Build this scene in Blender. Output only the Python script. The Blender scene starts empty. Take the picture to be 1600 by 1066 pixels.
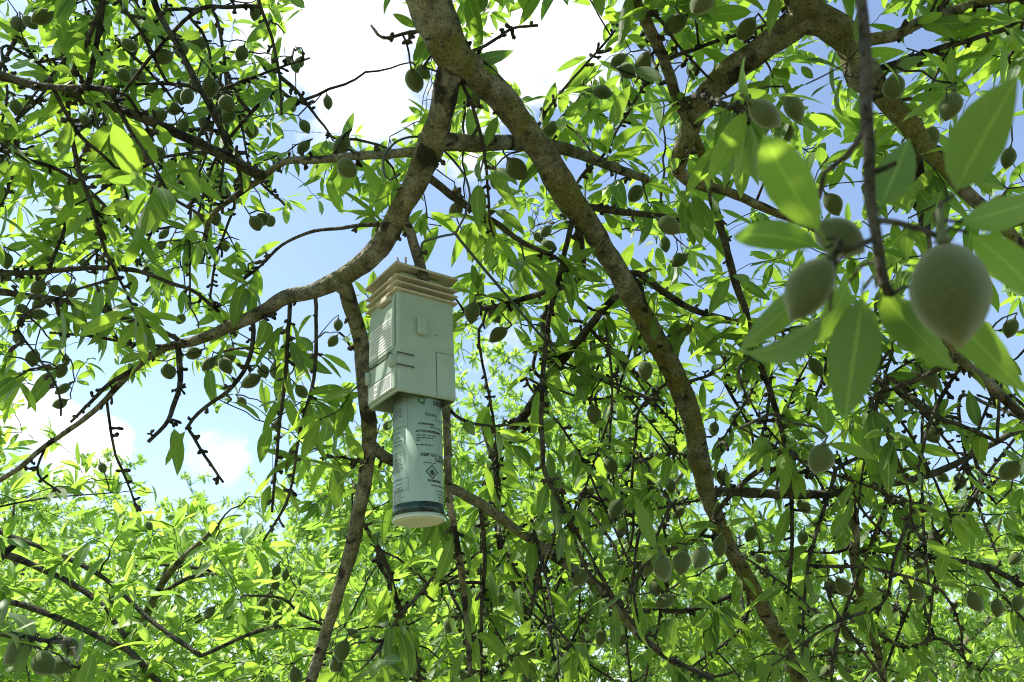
import bpy, math, random
import numpy as np
from mathutils import Vector, Matrix

random.seed(7)
rng = np.random.default_rng(11)
S = bpy.context.scene
COL = S.collection
R = math.radians

# ------------------------------------------------------------------ camera
PITCH = R(26.0)
FPX = 1256.0                      # focal length in pixels of a 1600 px wide frame
CAM = np.array([0.0, 0.0, 1.55])
FWD = np.array([0.0, math.cos(PITCH), math.sin(PITCH)])
UPV = np.array([0.0, -math.sin(PITCH), math.cos(PITCH)])
RGT = np.array([1.0, 0.0, 0.0])
cd = bpy.data.cameras.new('camera')
cam = bpy.data.objects.new('camera', cd)
COL.objects.link(cam)
cam.location = CAM
cam.rotation_euler = (R(90) + PITCH, 0, 0)
cd.sensor_width = 36.0
cd.lens = 36.0 * FPX / 1600.0
cd.clip_start = 0.02
cd.clip_end = 6000
cd.dof.use_dof = True
cd.dof.focus_distance = 1.55
cd.dof.aperture_fstop = 11.0
S.camera = cam

# ------------------------------------------------------------------ sun and sky
SUN_EL, SUN_LEFT = R(53), R(76)   # elevation; degrees to the left of the viewing direction
SUN = np.array([-math.sin(SUN_LEFT) * math.cos(SUN_EL), math.cos(SUN_LEFT) * math.cos(SUN_EL), math.sin(SUN_EL)])
sd = bpy.data.lights.new('sun', 'SUN')
sd.energy = 5.0
sd.angle = R(0.53)
sd.color = (1.0, 0.95, 0.86)
so = bpy.data.objects.new('sun', sd)
COL.objects.link(so)
so.rotation_euler = Vector(-SUN).to_track_quat('-Z', 'Y').to_euler()

world = bpy.data.worlds.new('World')
S.world = world
world.use_nodes = True
S.view_settings.view_transform = 'Standard'
S.view_settings.look = 'None'
S.view_settings.exposure = 0.85
S.view_settings.gamma = 1.0
S.cycles.use_denoising = True
S.cycles.filter_width = 1.05
S.cycles.max_bounces = 6
S.cycles.diffuse_bounces = 4
S.cycles.transmission_bounces = 5
S.cycles.glossy_bounces = 3
S.cycles.sample_clamp_indirect = 8
S.cycles.caustics_reflective = False
S.cycles.caustics_refractive = False


def at(px, py, d):
    return CAM + d * (FWD + RGT * ((px - 800.0) / FPX) + UPV * ((533.0 - py) / FPX))


def proj(P):
    P = np.atleast_2d(np.asarray(P, float)) - CAM
    d = P @ FWD
    dd = np.where(d > 0.02, d, np.nan)
    return 800 + FPX * (P @ RGT) / dd, 533 - FPX * (P @ UPV) / dd, d


def nrm(v):
    v = np.asarray(v, float)
    return v / (np.linalg.norm(v, axis=-1, keepdims=True) + 1e-12)


# ------------------------------------------------------------------ node helpers
def N(nt, typ, **kw):
    n = nt.nodes.new(typ)
    for k, v in kw.items():
        if hasattr(n, k) and not k.startswith('i_'):
            setattr(n, k, v)
    return n


def link(nt, a, b):
    nt.links.new(a, b)


def math_node(nt, op, a, b=None, c=None, clamp=False):
    n = nt.nodes.new('ShaderNodeMath')
    n.operation = op
    n.use_clamp = clamp
    for i, v in enumerate((a, b, c)):
        if v is None:
            continue
        if isinstance(v, (int, float)):
            n.inputs[i].default_value = v
        else:
            link(nt, v, n.inputs[i])
    return n.outputs[0]


def mixcol(nt, fac, a, b, mode='MIX'):
    n = nt.nodes.new('ShaderNodeMix')
    n.data_type = 'RGBA'
    n.blend_type = mode
    for sock, v in ((n.inputs[0], fac), (n.inputs[6], a), (n.inputs[7], b)):
        if isinstance(v, (int, float)):
            sock.default_value = v
        elif isinstance(v, tuple):
            sock.default_value = (*v, 1.0) if len(v) == 3 else v
        else:
            link(nt, v, sock)
    return n.outputs[2]


def ramp(nt, fac, stops):
    n = nt.nodes.new('ShaderNodeValToRGB')
    el = n.color_ramp.elements
    while len(el) < len(stops):
        el.new(0.5)
    for e, (p, c) in zip(el, stops):
        e.position = p
        e.color = (*c, 1.0) if len(c) == 3 else c
    link(nt, fac, n.inputs[0])
    return n.outputs[0]


def noise(nt, vec, scale, detail=4.0, rough=0.55, dist=0.0):
    n = nt.nodes.new('ShaderNodeTexNoise')
    n.inputs['Scale'].default_value = scale
    n.inputs['Detail'].default_value = detail
    n.inputs['Roughness'].default_value = rough
    n.inputs['Distortion'].default_value = dist
    if vec is not None:
        link(nt, vec, n.inputs['Vector'])
    return n.outputs['Fac']


def new_mat(name):
    m = bpy.data.materials.new(name)
    m.use_nodes = True
    nt = m.node_tree
    nt.nodes.clear()
    out = nt.nodes.new('ShaderNodeOutputMaterial')
    return m, nt, out


def bump(nt, h, strength, dist):
    b = nt.nodes.new('ShaderNodeBump')
    b.inputs['Strength'].default_value = strength
    b.inputs['Distance'].default_value = dist
    link(nt, h, b.inputs['Height'])
    return b.outputs[0]


# ------------------------------------------------------------------ world: blue sky with cumulus
wt = world.node_tree
wt.nodes.clear()
wo = wt.nodes.new('ShaderNodeOutputWorld')
sky = wt.nodes.new('ShaderNodeTexSky')
sky.sky_type = 'NISHITA'
sky.sun_disc = False
sky.sun_elevation = SUN_EL
sky.sun_rotation = -SUN_LEFT
sky.air_density = 1.0
sky.dust_density = 0.6
sky.ozone_density = 1.4
bg = wt.nodes.new('ShaderNodeBackground')
bg.inputs[1].default_value = 0.15
link(wt, sky.outputs[0], bg.inputs[0])
tc = wt.nodes.new('ShaderNodeTexCoord')
dirv = tc.outputs['Generated']
n1 = noise(wt, dirv, 3.4, 10.0, 0.66, 0.4)
cov = math_node(wt, 'ADD', n1, -0.06)
for (cx, cy, rad, amp) in ((580, 60, 0.15, 0.36), (880, 40, 0.10, 0.30), (150, 700, 0.05, 0.28), (345, 715, 0.05, 0.26), (30, 640, 0.05, 0.2), (740, 240, 0.07, 0.2)):
    c = nrm(at(cx, cy, 1.0) - CAM)
    vm = wt.nodes.new('ShaderNodeVectorMath')
    vm.operation = 'DISTANCE'
    link(wt, dirv, vm.inputs[0])
    vm.inputs[1].default_value = tuple(c)
    mr = wt.nodes.new('ShaderNodeMapRange')
    mr.interpolation_type = 'SMOOTHSTEP'
    mr.inputs['From Min'].default_value = rad * 1.5
    mr.inputs['From Max'].default_value = 0.0
    mr.inputs['To Max'].default_value = amp
    link(wt, vm.outputs['Value'], mr.inputs['Value'])
    cov = math_node(wt, 'ADD', cov, mr.outputs[0])
cfac = ramp(wt, cov, [(0.56, (0.04,) * 3), (0.70, (0.95,) * 3)])
n2 = noise(wt, dirv, 7.0, 6.0)
ccol = ramp(wt, n2, [(0.35, (0.80, 0.85, 0.92)), (0.65, (1.0, 1.0, 1.0))])
cb = wt.nodes.new('ShaderNodeBackground')
link(wt, ccol, cb.inputs[0])
cb.inputs[1].default_value = 0.95
ms = wt.nodes.new('ShaderNodeMixShader')
link(wt, cfac, ms.inputs[0])
link(wt, bg.outputs[0], ms.inputs[1])
link(wt, cb.outputs[0], ms.inputs[2])
link(wt, ms.outputs[0], wo.inputs[0])


# ------------------------------------------------------------------ materials
def leaf_material(name, dark, light, tr_dark, tr_light, under):
    m, nt, out = new_mat(name)
    at_ = nt.nodes.new('ShaderNodeAttribute')
    at_.attribute_name = 'tint'
    t = at_.outputs['Fac']
    uv = nt.nodes.new('ShaderNodeUVMap')
    sx = nt.nodes.new('ShaderNodeSeparateXYZ')
    link(nt, uv.outputs[0], sx.inputs[0])
    u = math_node(nt, 'ABSOLUTE', math_node(nt, 'SUBTRACT', sx.outputs[0], 0.5))
    v = sx.outputs[1]
    rib = math_node(nt, 'SUBTRACT', 1.0, math_node(nt, 'DIVIDE', u, 0.055), clamp=True)
    side = math_node(nt, 'SINE', math_node(nt, 'SUBTRACT', math_node(nt, 'MULTIPLY', v, 95.0), math_node(nt, 'MULTIPLY', u, 42.0)))
    side = math_node(nt, 'POWER', math_node(nt, 'MAXIMUM', side, 0.0), 6.0)
    base = mixcol(nt, t, dark, light)
    tr = mixcol(nt, t, tr_dark, tr_light)
    tco = nt.nodes.new('ShaderNodeTexCoord')
    blot = noise(nt, tco.outputs['Object'], 60.0, 3.0)
    base = mixcol(nt, math_node(nt, 'MULTIPLY', blot, 0.5), base, tuple(c * 0.6 for c in dark))
    pale = tuple(min(1, c * 2.4 + 0.05) for c in light)
    vein = math_node(nt, 'ADD', math_node(nt, 'MULTIPLY', rib, 0.75), math_node(nt, 'MULTIPLY', side, 0.13), clamp=True)
    base = mixcol(nt, vein, base, pale)
    geo = nt.nodes.new('ShaderNodeNewGeometry')
    base = mixcol(nt, math_node(nt, 'MULTIPLY', geo.outputs['Backfacing'], 0.55), base, under)
    tr = mixcol(nt, math_node(nt, 'MULTIPLY', vein, 0.6), tr, tuple(min(1, c * 1.3) for c in tr_light))
    d = nt.nodes.new('ShaderNodeBsdfPrincipled')
    link(nt, base, d.inputs['Base Color'])
    d.inputs['Roughness'].default_value = 0.5
    d.inputs['Specular IOR Level'].default_value = 0.25
    link(nt, bump(nt, math_node(nt, 'ADD', rib, math_node(nt, 'MULTIPLY', side, 0.5)), 0.35, 0.0006), d.inputs['Normal'])
    tl = nt.nodes.new('ShaderNodeBsdfTranslucent')
    link(nt, tr, tl.inputs[0])
    mx = nt.nodes.new('ShaderNodeAddShader')
    link(nt, d.outputs[0], mx.inputs[0])
    link(nt, tl.outputs[0], mx.inputs[1])
    link(nt, mx.outputs[0], out.inputs[0])
    return m


M = {}
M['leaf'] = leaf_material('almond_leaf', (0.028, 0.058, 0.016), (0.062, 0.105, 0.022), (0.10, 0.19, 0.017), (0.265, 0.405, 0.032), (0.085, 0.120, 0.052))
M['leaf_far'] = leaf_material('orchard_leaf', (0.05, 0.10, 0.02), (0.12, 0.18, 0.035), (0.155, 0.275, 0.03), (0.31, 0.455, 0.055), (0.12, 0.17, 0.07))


def bark_material(name, moss, dark=1.0):
    m, nt, out = new_mat(name)
    tco = nt.nodes.new('ShaderNodeTexCoord')
    v = tco.outputs['Object']
    a = noise(nt, v, 38.0, 8.0, 0.62)
    b = noise(nt, v, 11.0, 4.0, 0.55)
    c = noise(nt, v, 130.0, 4.0, 0.6)
    col = ramp(nt, a, [(0.30, (0.040, 0.038, 0.032)), (0.44, (0.150, 0.142, 0.112)), (0.58, (0.285, 0.27, 0.215)), (0.78, (0.44, 0.42, 0.34))])
    col = mixcol(nt, 1.0, col, (dark, dark, dark), 'MULTIPLY')
    mossf = math_node(nt, 'MULTIPLY', ramp(nt, b, [(0.42, (0, 0, 0)), (0.62, (1, 1, 1))]), moss)
    col = mixcol(nt, mossf, col, (0.17, 0.165, 0.035))
    pit = ramp(nt, noise(nt, v, 260.0, 3.0, 0.6), [(0.36, (1, 1, 1)), (0.46, (0, 0, 0))])
    col = mixcol(nt, math_node(nt, 'MULTIPLY', pit, 0.75), col, tuple(0.035 * k * dark for k in (1, 0.9, 0.75)))
    spot = ramp(nt, noise(nt, v, 24.0, 3.0, 0.5, 0.6), [(0.57, (0, 0, 0)), (0.63, (1, 1, 1))])
    col = mixcol(nt, math_node(nt, 'MULTIPLY', spot, 0.88), col, (0.016, 0.014, 0.012))
    p = nt.nodes.new('ShaderNodeBsdfPrincipled')
    link(nt, col, p.inputs['Base Color'])
    p.inputs['Roughness'].default_value = 0.88
    p.inputs['Specular IOR Level'].default_value = 0.2
    vo = nt.nodes.new('ShaderNodeTexVoronoi')
    vo.feature = 'DISTANCE_TO_EDGE'
    vo.inputs['Scale'].default_value = 85.0
    link(nt, v, vo.inputs['Vector'])
    crack = math_node(nt, 'MINIMUM', math_node(nt, 'MULTIPLY', vo.outputs['Distance'], 3.0), 0.6)
    h = math_node(nt, 'ADD', math_node(nt, 'ADD', a, math_node(nt, 'MULTIPLY', c, 0.5)), math_node(nt, 'MULTIPLY', crack, 0.5))
    link(nt, bump(nt, h, 0.9, 0.006), p.inputs['Normal'])
    link(nt, p.outputs[0], out.inputs[0])
    return m


M['bark'] = bark_material('grey_brown_bark', 0.45)
M['bark_mossy'] = bark_material('mossy_bark', 0.85)
M['twig'] = bark_material('backlit_twig_bark', 0.12, 0.36)  # bark colour darkened so twigs read as backlit silhouettes


def plain(name, col, rough=0.5, var=0.08, scale=30.0, spec=0.5, metal=0.0, bumpd=0.0, sheen=0.0, sub=0.0):
    m, nt, out = new_mat(name)
    tco = nt.nodes.new('ShaderNodeTexCoord')
    n = noise(nt, tco.outputs['Object'], scale, 5.0, 0.6)
    lo = tuple(c * (1 - var * 2) for c in col)
    hi = tuple(min(1, c * (1 + var)) for c in col)
    c = ramp(nt, n, [(0.3, lo), (0.7, hi)])
    p = nt.nodes.new('ShaderNodeBsdfPrincipled')
    link(nt, c, p.inputs['Base Color'])
    p.inputs['Roughness'].default_value = rough
    p.inputs['Specular IOR Level'].default_value = spec
    p.inputs['Metallic'].default_value = metal
    if sheen:
        p.inputs['Sheen Weight'].default_value = sheen
        p.inputs['Sheen Roughness'].default_value = 0.33
        p.inputs['Sheen Tint'].default_value = (0.92, 1.0, 0.82, 1)
    if sub:
        p.inputs['Subsurface Weight'].default_value = sub
        p.inputs['Subsurface Radius'].default_value = (0.006, 0.009, 0.003)
    if bumpd:
        n3 = noise(nt, tco.outputs['Object'], scale * 6, 4.0, 0.6)
        link(nt, bump(nt, n3, 0.5, bumpd), p.inputs['Normal'])
    link(nt, p.outputs[0], out.inputs[0])
    return m


M['hull'] = plain('fuzzy_hull', (0.118, 0.152, 0.058), 0.85, 0.18, 45.0, 0.1, bumpd=0.0010, sheen=1.0)
M['stem'] = plain('green_stem', (0.11, 0.14, 0.05), 0.7, 0.2, 80)
M['plastic'] = plain('canopy_cast_white_plastic', (0.405, 0.50, 0.415), 0.38, 0.05, 26.0, 0.4)  # green-grey cast of the canopy is mixed into the white plastic's colour
M['plastic_tan'] = plain('cream_plastic', (0.62, 0.56, 0.44), 0.5, 0.10, 40.0, 0.3)  # paler, warmer plastic for the roof and louvres
M['recess_shade'] = plain('slot_shade_grey', (0.09, 0.10, 0.09), 0.7, 0.1)  # dark grey painted in for the shade of seams and slots
M['paper'] = plain('paper_label', (0.80, 0.81, 0.80), 0.55, 0.03, 40.0, 0.3)
M['ink'] = plain('black_ink', (0.018, 0.020, 0.020), 0.4, 0.05)
M['ink_grey'] = plain('grey_ink', (0.10, 0.13, 0.12), 0.4, 0.05)
M['ink_faint'] = plain('faded_grey_print', (0.33, 0.36, 0.35), 0.5, 0.05)
M['ink_green'] = plain('green_ink', (0.06, 0.16, 0.03), 0.4, 0.05)
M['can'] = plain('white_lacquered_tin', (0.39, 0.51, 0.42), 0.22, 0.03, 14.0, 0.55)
M['can_base'] = plain('pale_can_base', (0.70, 0.73, 0.62), 0.35, 0.05, 30.0, 0.4)
M['band'] = plain('dark_green_band', (0.012, 0.045, 0.043), 0.2, 0.5, 60.0, 0.5)
M['wire'] = plain('grey_steel_wire', (0.085, 0.105, 0.10), 0.42, 0.12, 60.0, 0.5, metal=0.6)
gm, nt, out = new_mat('orchard_floor')
tco = nt.nodes.new('ShaderNodeTexCoord')
ga = noise(nt, tco.outputs['Object'], 1.3, 8.0, 0.6)
gb = noise(nt, tco.outputs['Object'], 22.0, 6.0, 0.65)
gc = mixcol(nt, ramp(nt, ga, [(0.40, (0, 0, 0)), (0.58, (1, 1, 1))]), (0.30, 0.235, 0.15), (0.10, 0.16, 0.045))
gc = mixcol(nt, math_node(nt, 'MULTIPLY', gb, 0.6), gc, (0.15, 0.13, 0.07))
p = nt.nodes.new('ShaderNodeBsdfPrincipled')
link(nt, gc, p.inputs['Base Color'])
p.inputs['Roughness'].default_value = 0.95
link(nt, bump(nt, gb, 0.8, 0.03), p.inputs['Normal'])
link(nt, p.outputs[0], out.inputs[0])
M['ground'] = gm


# ------------------------------------------------------------------ mesh helpers
class MB:
    """collects vertices and faces of ONE part"""
    def __init__(s):
        s.v, s.f, s.n = [], [], 0

    def add(s, verts, faces):
        verts = np.asarray(verts, float)
        s.v.append(verts)
        n = s.n
        s.f.extend(tuple(i + n for i in f) for f in faces)
        s.n += len(verts)

    def box(s, lo, hi, bev=0.0):
        x0, y0, z0 = lo
        x1, y1, z1 = hi
        b = bev
        if not b:
            v = [(x, y, z) for x in (x0, x1) for y in (y0, y1) for z in (z0, z1)]
            s.add(v, [(0, 1, 3, 2), (4, 6, 7, 5), (0, 4, 5, 1), (2, 3, 7, 6), (0, 2, 6, 4), (1, 5, 7, 3)])
            return
        rings = []                                   # rounded vertical corners, chamfered top and bottom
        for (ins, z) in ((b, z0), (0, z0 + b), (0, z1 - b), (b, z1)):
            ring = []
            r = b * 1.8
            for (cx, cy, a0) in ((x1 - r, y1 - r, 0), (x0 + r, y1 - r, 90), (x0 + r, y0 + r, 180), (x1 - r, y0 + r, 270)):
                for k in range(4):
                    a = R(a0 + 30 * k)
                    rr = r - ins
                    ring.append((cx + rr * math.cos(a), cy + rr * math.sin(a), z))
            rings.append(ring)
        n = 16
        v = [q for r_ in rings for q in r_]
        f = []
        for i in range(3):
            for j in range(n):
                f.append((i * n + j, i * n + (j + 1) % n, (i + 1) * n + (j + 1) % n, (i + 1) * n + j))
        f.append(tuple(range(n - 1, -1, -1)))
        f.append(tuple(range(3 * n, 4 * n)))
        s.add(v, f)

    def tube(s, P, rad, sides=6, cap=True):
        P = np.asarray(P, float)
        rad = np.asarray(rad, float)
        if rad.ndim == 0:
            rad = np.full(len(P), float(rad))
        T = np.gradient(P, axis=0)
        T = nrm(T)
        ref = np.array([0.0, 0, 1]) if abs(T[0][2]) < 0.9 else np.array([1.0, 0, 0])
        u = nrm(np.cross(T[0], ref))
        ang = np.linspace(0, 2 * np.pi, sides, endpoint=False)
        ca, sa = np.cos(ang)[:, None], np.sin(ang)[:, None]
        vs = []
        for i in range(len(P)):
            u = nrm(u - T[i] * np.dot(u, T[i]))
            w = np.cross(T[i], u)
            rr = rad[i] if rad.ndim == 1 else rad[i][:, None]
            vs.append(P[i] + (u * ca + w * sa) * rr)
        f = []
        for i in range(len(P) - 1):
            for j in range(sides):
                k = (j + 1) % sides
                f.append((i * sides + j, i * sides + k, (i + 1) * sides + k, (i + 1) * sides + j))
        if cap:
            f.append(tuple(range(sides - 1, -1, -1)))
            f.append(tuple((len(P) - 1) * sides + j for j in range(sides)))
        s.add(np.vstack(vs), f)

    def mesh(s, name, mat, smooth=True):
        me = bpy.data.meshes.new(name)
        me.from_pydata(np.vstack(s.v).tolist() if s.v else [], [], s.f)
        me.materials.append(mat)
        if smooth:
            me.polygons.foreach_set('use_smooth', [True] * len(me.polygons))
        me.update()
        return me

    def build(s, name, mat, parent=None, smooth=True, loc=None):
        o = bpy.data.objects.new(name, s.mesh(name, mat, smooth))
        COL.objects.link(o)
        if parent is not None:
            o.parent = parent
        if loc is not None:
            o.location = loc
        return o


def tag(o, label=None, cat=None, group=None, kind=None):
    for k, v in (('label', label), ('category', cat), ('group', group), ('kind', kind)):
        if v:
            o[k] = v
    return o


def empty(name, loc=(0, 0, 0)):
    o = bpy.data.objects.new(name, None)
    o.empty_display_size = 0.05
    o.location = loc
    COL.objects.link(o)
    return o


def catmull(P, step):
    P = np.asarray(P, float)
    if len(P) < 3:
        n = max(2, int(np.linalg.norm(P[-1] - P[0]) / step) + 1)
        return P[0] + (P[-1] - P[0]) * np.linspace(0, 1, n)[:, None], np.linspace(0, len(P) - 1, n)
    Q = np.vstack([2 * P[0] - P[1], P, 2 * P[-1] - P[-2]])
    out, par = [], []
    for i in range(1, len(Q) - 2):
        p0, p1, p2, p3 = Q[i - 1:i + 3]
        n = max(1, int(round(np.linalg.norm(p2 - p1) / step)))
        for k in range(n):
            t = k / n
            out.append(0.5 * (2 * p1 + (p2 - p0) * t + (2 * p0 - 5 * p1 + 4 * p2 - p3) * t * t + (3 * p1 - p0 - 3 * p2 + p3) * t ** 3))
            par.append(i - 1 + t)
    out.append(P[-1])
    par.append(len(P) - 1.0)
    return np.array(out), np.array(par)


_ph = rng.uniform(0, 6.28, (12, 3))
_fr = rng.normal(0, 1, (12, 3))


def vnoise(P, scale):
    P = np.asarray(P) * scale
    s = 0
    for i in range(6):
        s = s + np.sin(P @ _fr[i] * (1 + 0.35 * i) + _ph[i, 0])
    return s / 6


# ------------------------------------------------------------------ skeletons (a tree's branches as nodes)
class Skel:
    def __init__(s):
        s.P = np.zeros((60000, 3))
        s.r = np.zeros(60000)
        s.n = 0

    def add(s, P, r):
        k = len(P)
        s.P[s.n:s.n + k] = P
        s.r[s.n:s.n + k] = r
        s.n += k

    def near(s, p):
        d = s.P[:s.n] - p
        q = np.einsum('ij,ij->i', d, d)
        i = int(q.argmin())
        return i, math.sqrt(q[i])


def branch_mesh(P, rad, name, mat, parent, rough=0.10, sides=None, knots=0.0):
    """one limb or branch: knobbly tapered tube"""
    P = np.asarray(P)
    rmax = float(np.max(rad))
    sides = sides or (14 if rmax > 0.012 else 9 if rmax > 0.005 else 6)
    L = np.linalg.norm(np.diff(P, axis=0), axis=1).sum()
    # surface irregularity, larger at knots
    ang = np.linspace(0, 2 * np.pi, sides, endpoint=False)
    rr = np.asarray(rad)[:, None] * np.ones((1, sides))
    ring = P[:, None, :] + rr[:, :, None] * np.stack([np.cos(ang), np.sin(ang), 0.6 * np.sin(ang + 1)], 1)[None]
    rr = rr * (1 + rough * vnoise(ring.reshape(-1, 3), 60).reshape(rr.shape) + rough * 0.9 * vnoise(ring.reshape(-1, 3), 150).reshape(rr.shape))
    for k in range(int(L / 0.06 * knots)):
        c = rng.uniform(0, len(P) - 1)
        a0 = rng.uniform(0, 6.28)
        w = np.exp(-((np.arange(len(P)) - c) / 1.6) ** 2)[:, None] * np.exp(-(((ang - a0 + np.pi) % (2 * np.pi) - np.pi) / 0.6) ** 2)[None]
        rr = rr * (1 + rng.uniform(0.12, 0.4) * w)
    b = MB()
    b.tube(P, rr, sides)
    return b.build(name, mat, parent)


# ------------------------------------------------------------------ leaves
ROWS = np.array([0.0, 0.12, 0.22, 0.36, 0.52, 0.70, 0.86, 1.0])
NV = 19


def leaf_template(curl, fold, twist, wave, rows=ROWS):
    vs, uv = [], []
    for i, t in enumerate(rows):
        s_ = max(0.0, (t - 0.12) / 0.88)
        w = 0.035 if t <= 0.12 else 0.035 + 3.05 * (s_ ** 0.75) * ((1 - s_) ** 0.95)
        w = w * 0.5                                  # half width, unit width
        if i == len(rows) - 1:
            cols = (0,)
        else:
            cols = (-1, 0, 1)
        for c in cols:
            tw = twist * t
            x = c * w
            z = abs(c) * w * fold + wave * math.sin(t * 9 + c) * abs(c) * 0.06
            vs.append((x * math.cos(tw) - z * math.sin(tw), t, (x * math.sin(tw) + z * math.cos(tw))))
            uv.append((0.5 + 0.5 * c, t))
    vs = np.array(vs)
    # bend along the length (arc)
    y = vs[:, 1].copy()
    k = curl
    vs[:, 1] = np.sin(k * y) / k if abs(k) > 1e-3 else y
    vs[:, 2] = vs[:, 2] * 0.27 - ((1 - np.cos(k * y)) / k if abs(k) > 1e-3 else 0)
    f = []
    n = len(rows)
    for i in range(n - 2):
        a, b = 3 * i, 3 * (i + 1)
        f += [(a, a + 1, b + 1, b), (a + 1, a + 2, b + 2, b + 1)]
    a = 3 * (n - 2)
    f += [(a, a + 1, a + 3), (a + 1, a + 2, a + 3)]
    return vs, uv, f


NVAR = 10
VARS = []
for k in range(NVAR):
    VARS.append(leaf_template(rng.uniform(0.05, 0.9), rng.uniform(0.1, 0.55), rng.uniform(-0.5, 0.5), rng.uniform(0, 1)))
FARROWS = np.array([0.0, 0.35, 0.7, 1.0])
FVARS = [leaf_template(rng.uniform(0.1, 0.9), rng.uniform(0.1, 0.5), rng.uniform(-0.5, 0.5), 0.0, FARROWS) for k in range(4)]
# a far leaf has no stalk row, so widen its first row a little
for (vs, uv, f) in FVARS:
    pass


def mesh_with_attrs(name, V, faces, uvs, tint, mat):
    me = bpy.data.meshes.new(name)
    nv, nf = len(V), len(faces)
    lens = np.fromiter((len(f) for f in faces), int, nf) if not isinstance(faces, tuple) else None
    if isinstance(faces, tuple):                     # (flat loop indices, face lengths)
        loops, lens = faces
    else:
        loops = np.concatenate([np.asarray(f) for f in faces])
    me.vertices.add(nv)
    me.vertices.foreach_set('co', np.asarray(V, np.float32).ravel())
    me.loops.add(len(loops))
    me.loops.foreach_set('vertex_index', np.asarray(loops, np.int32))
    me.polygons.add(len(lens))
    st = np.concatenate([[0], np.cumsum(lens)[:-1]])
    me.polygons.foreach_set('loop_start', st.astype(np.int32))
    me.polygons.foreach_set('use_smooth', np.ones(len(lens), bool))
    me.update(calc_edges=True)
    ul = me.uv_layers.new(name='UVMap')
    ul.data.foreach_set('uv', np.asarray(uvs, np.float32)[loops].ravel())
    a = me.attributes.new('tint', 'FLOAT', 'POINT')
    a.data.foreach_set('value', np.asarray(tint, np.float32))
    me.materials.append(mat)
    me.validate()
    return me


def leaf_meshes(mat, nm):
    res = []
    for k, (vs, uv, f) in enumerate(VARS):
        res.append(mesh_with_attrs(nm, vs, f, uv, np.full(len(vs), (k + 0.5) / NVAR), mat))
    return res


LEAFM = leaf_meshes(M['leaf'], 'leaf')
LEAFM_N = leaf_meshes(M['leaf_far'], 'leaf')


class Leaves:
    """leaf list: base point, direction, face normal, length, width"""
    def __init__(s):
        s.p, s.d, s.n, s.L, s.W = [], [], [], [], []

    def add(s, p, d, n, L, W):
        s.p.append(p)
        s.d.append(d)
        s.n.append(n)
        s.L.append(L)
        s.W.append(W)

    def arrays(s):
        p = np.array(s.p)
        d = nrm(np.array(s.d))
        n = np.array(s.n)
        x = nrm(np.cross(d, n))
        n = np.cross(x, d)
        return p, d, n, x, np.array(s.L), np.array(s.W)


def bake_leaves(A, idx, name, mat, parent, variants, gen, tint=(0, 1)):
    p, d, n, x, L, W = A
    Vs, loops, lens, uvs, tn = [], [], [], [], []
    base = 0
    var = gen.integers(0, len(variants), len(idx))
    for k, (vs, uv, f) in enumerate(variants):
        ii = idx[var == k]
        if not len(ii):
            continue
        m = len(vs)
        V = (p[ii][:, None] + x[ii][:, None] * (vs[None, :, 0:1] * W[ii][:, None, None])
             + d[ii][:, None] * (vs[None, :, 1:2] * L[ii][:, None, None])
             + n[ii][:, None] * (vs[None, :, 2:3] * L[ii][:, None, None]))
        Vs.append(V.reshape(-1, 3))
        fl = np.concatenate([np.asarray(q) for q in f])
        ln = np.array([len(q) for q in f])
        off = base + m * np.arange(len(ii))
        loops.append((fl[None] + off[:, None]).ravel())
        lens.append(np.tile(ln, len(ii)))
        uvs.append(np.tile(np.array(uv), (len(ii), 1)))
        tn.append(np.repeat(gen.uniform(tint[0], tint[1], len(ii)), m))
        base += m * len(ii)
    me = mesh_with_attrs(name, np.vstack(Vs), (np.concatenate(loops), np.concatenate(lens)), np.vstack(uvs), np.concatenate(tn), mat)
    o = bpy.data.objects.new(name, me)
    COL.objects.link(o)
    o.parent = parent
    return o


def leaf_objects(A, idx, meshes, parent):
    p, d, n, x, L, W = A
    for i in idx:
        o = bpy.data.objects.new('leaf', meshes[int(rng.integers(0, NVAR))])
        m = np.eye(4)
        m[:3, 0] = x[i] * W[i]
        m[:3, 1] = d[i] * L[i]
        m[:3, 2] = n[i] * L[i]
        m[:3, 3] = p[i]
        COL.objects.link(o)
        o.parent = parent
        o.matrix_world = Matrix(m.tolist())


def pick_largest(A, k):
    """indices of the k leaves that show largest in the photograph's frame"""
    p, d, n, x, L, W = A
    mid = p + d * (L * 0.55)[:, None]
    px, py, dep = proj(mid)
    v = nrm(mid - CAM)
    area = L * W * np.abs(np.einsum('ij,ij->i', n, v)) / np.maximum(dep, 0.05) ** 2
    ok = (px > 5) & (px < 1595) & (py > 5) & (py < 1061) & (dep > 0.1)
    area = np.where(ok, area, 0)
    return np.argsort(-area)[:k]


def rosette(LV, tip, axis, count, gen, size=(0.055, 0.088), upness=0.0, droop=0.3, spread=0.025, wide=0.27):
    axis = nrm(axis)
    ref = np.array([0, 0, 1.0]) if abs(axis[2]) < 0.9 else np.array([1.0, 0, 0])
    u = nrm(np.cross(axis, ref))
    w = np.cross(axis, u)
    a = gen.uniform(0, 6.28)
    for k in range(count):
        a += 2.4 + gen.normal(0, 0.25)
        el = gen.uniform(0.45, 1.35)
        d = axis * math.cos(el) + (u * math.cos(a) + w * math.sin(a)) * math.sin(el)
        d = d + np.array([0, 0, upness - droop * gen.uniform(0.2, 1.4)])
        d = nrm(d)
        n = np.array([0, 0, 1.0]) + gen.normal(0, 0.38, 3)
        L = gen.uniform(*size) * (0.75 if gen.random() < 0.2 else 1)
        LV.add(tip - axis * spread * gen.random(), d, n, L, L * wide * gen.uniform(0.82, 1.2))


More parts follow.
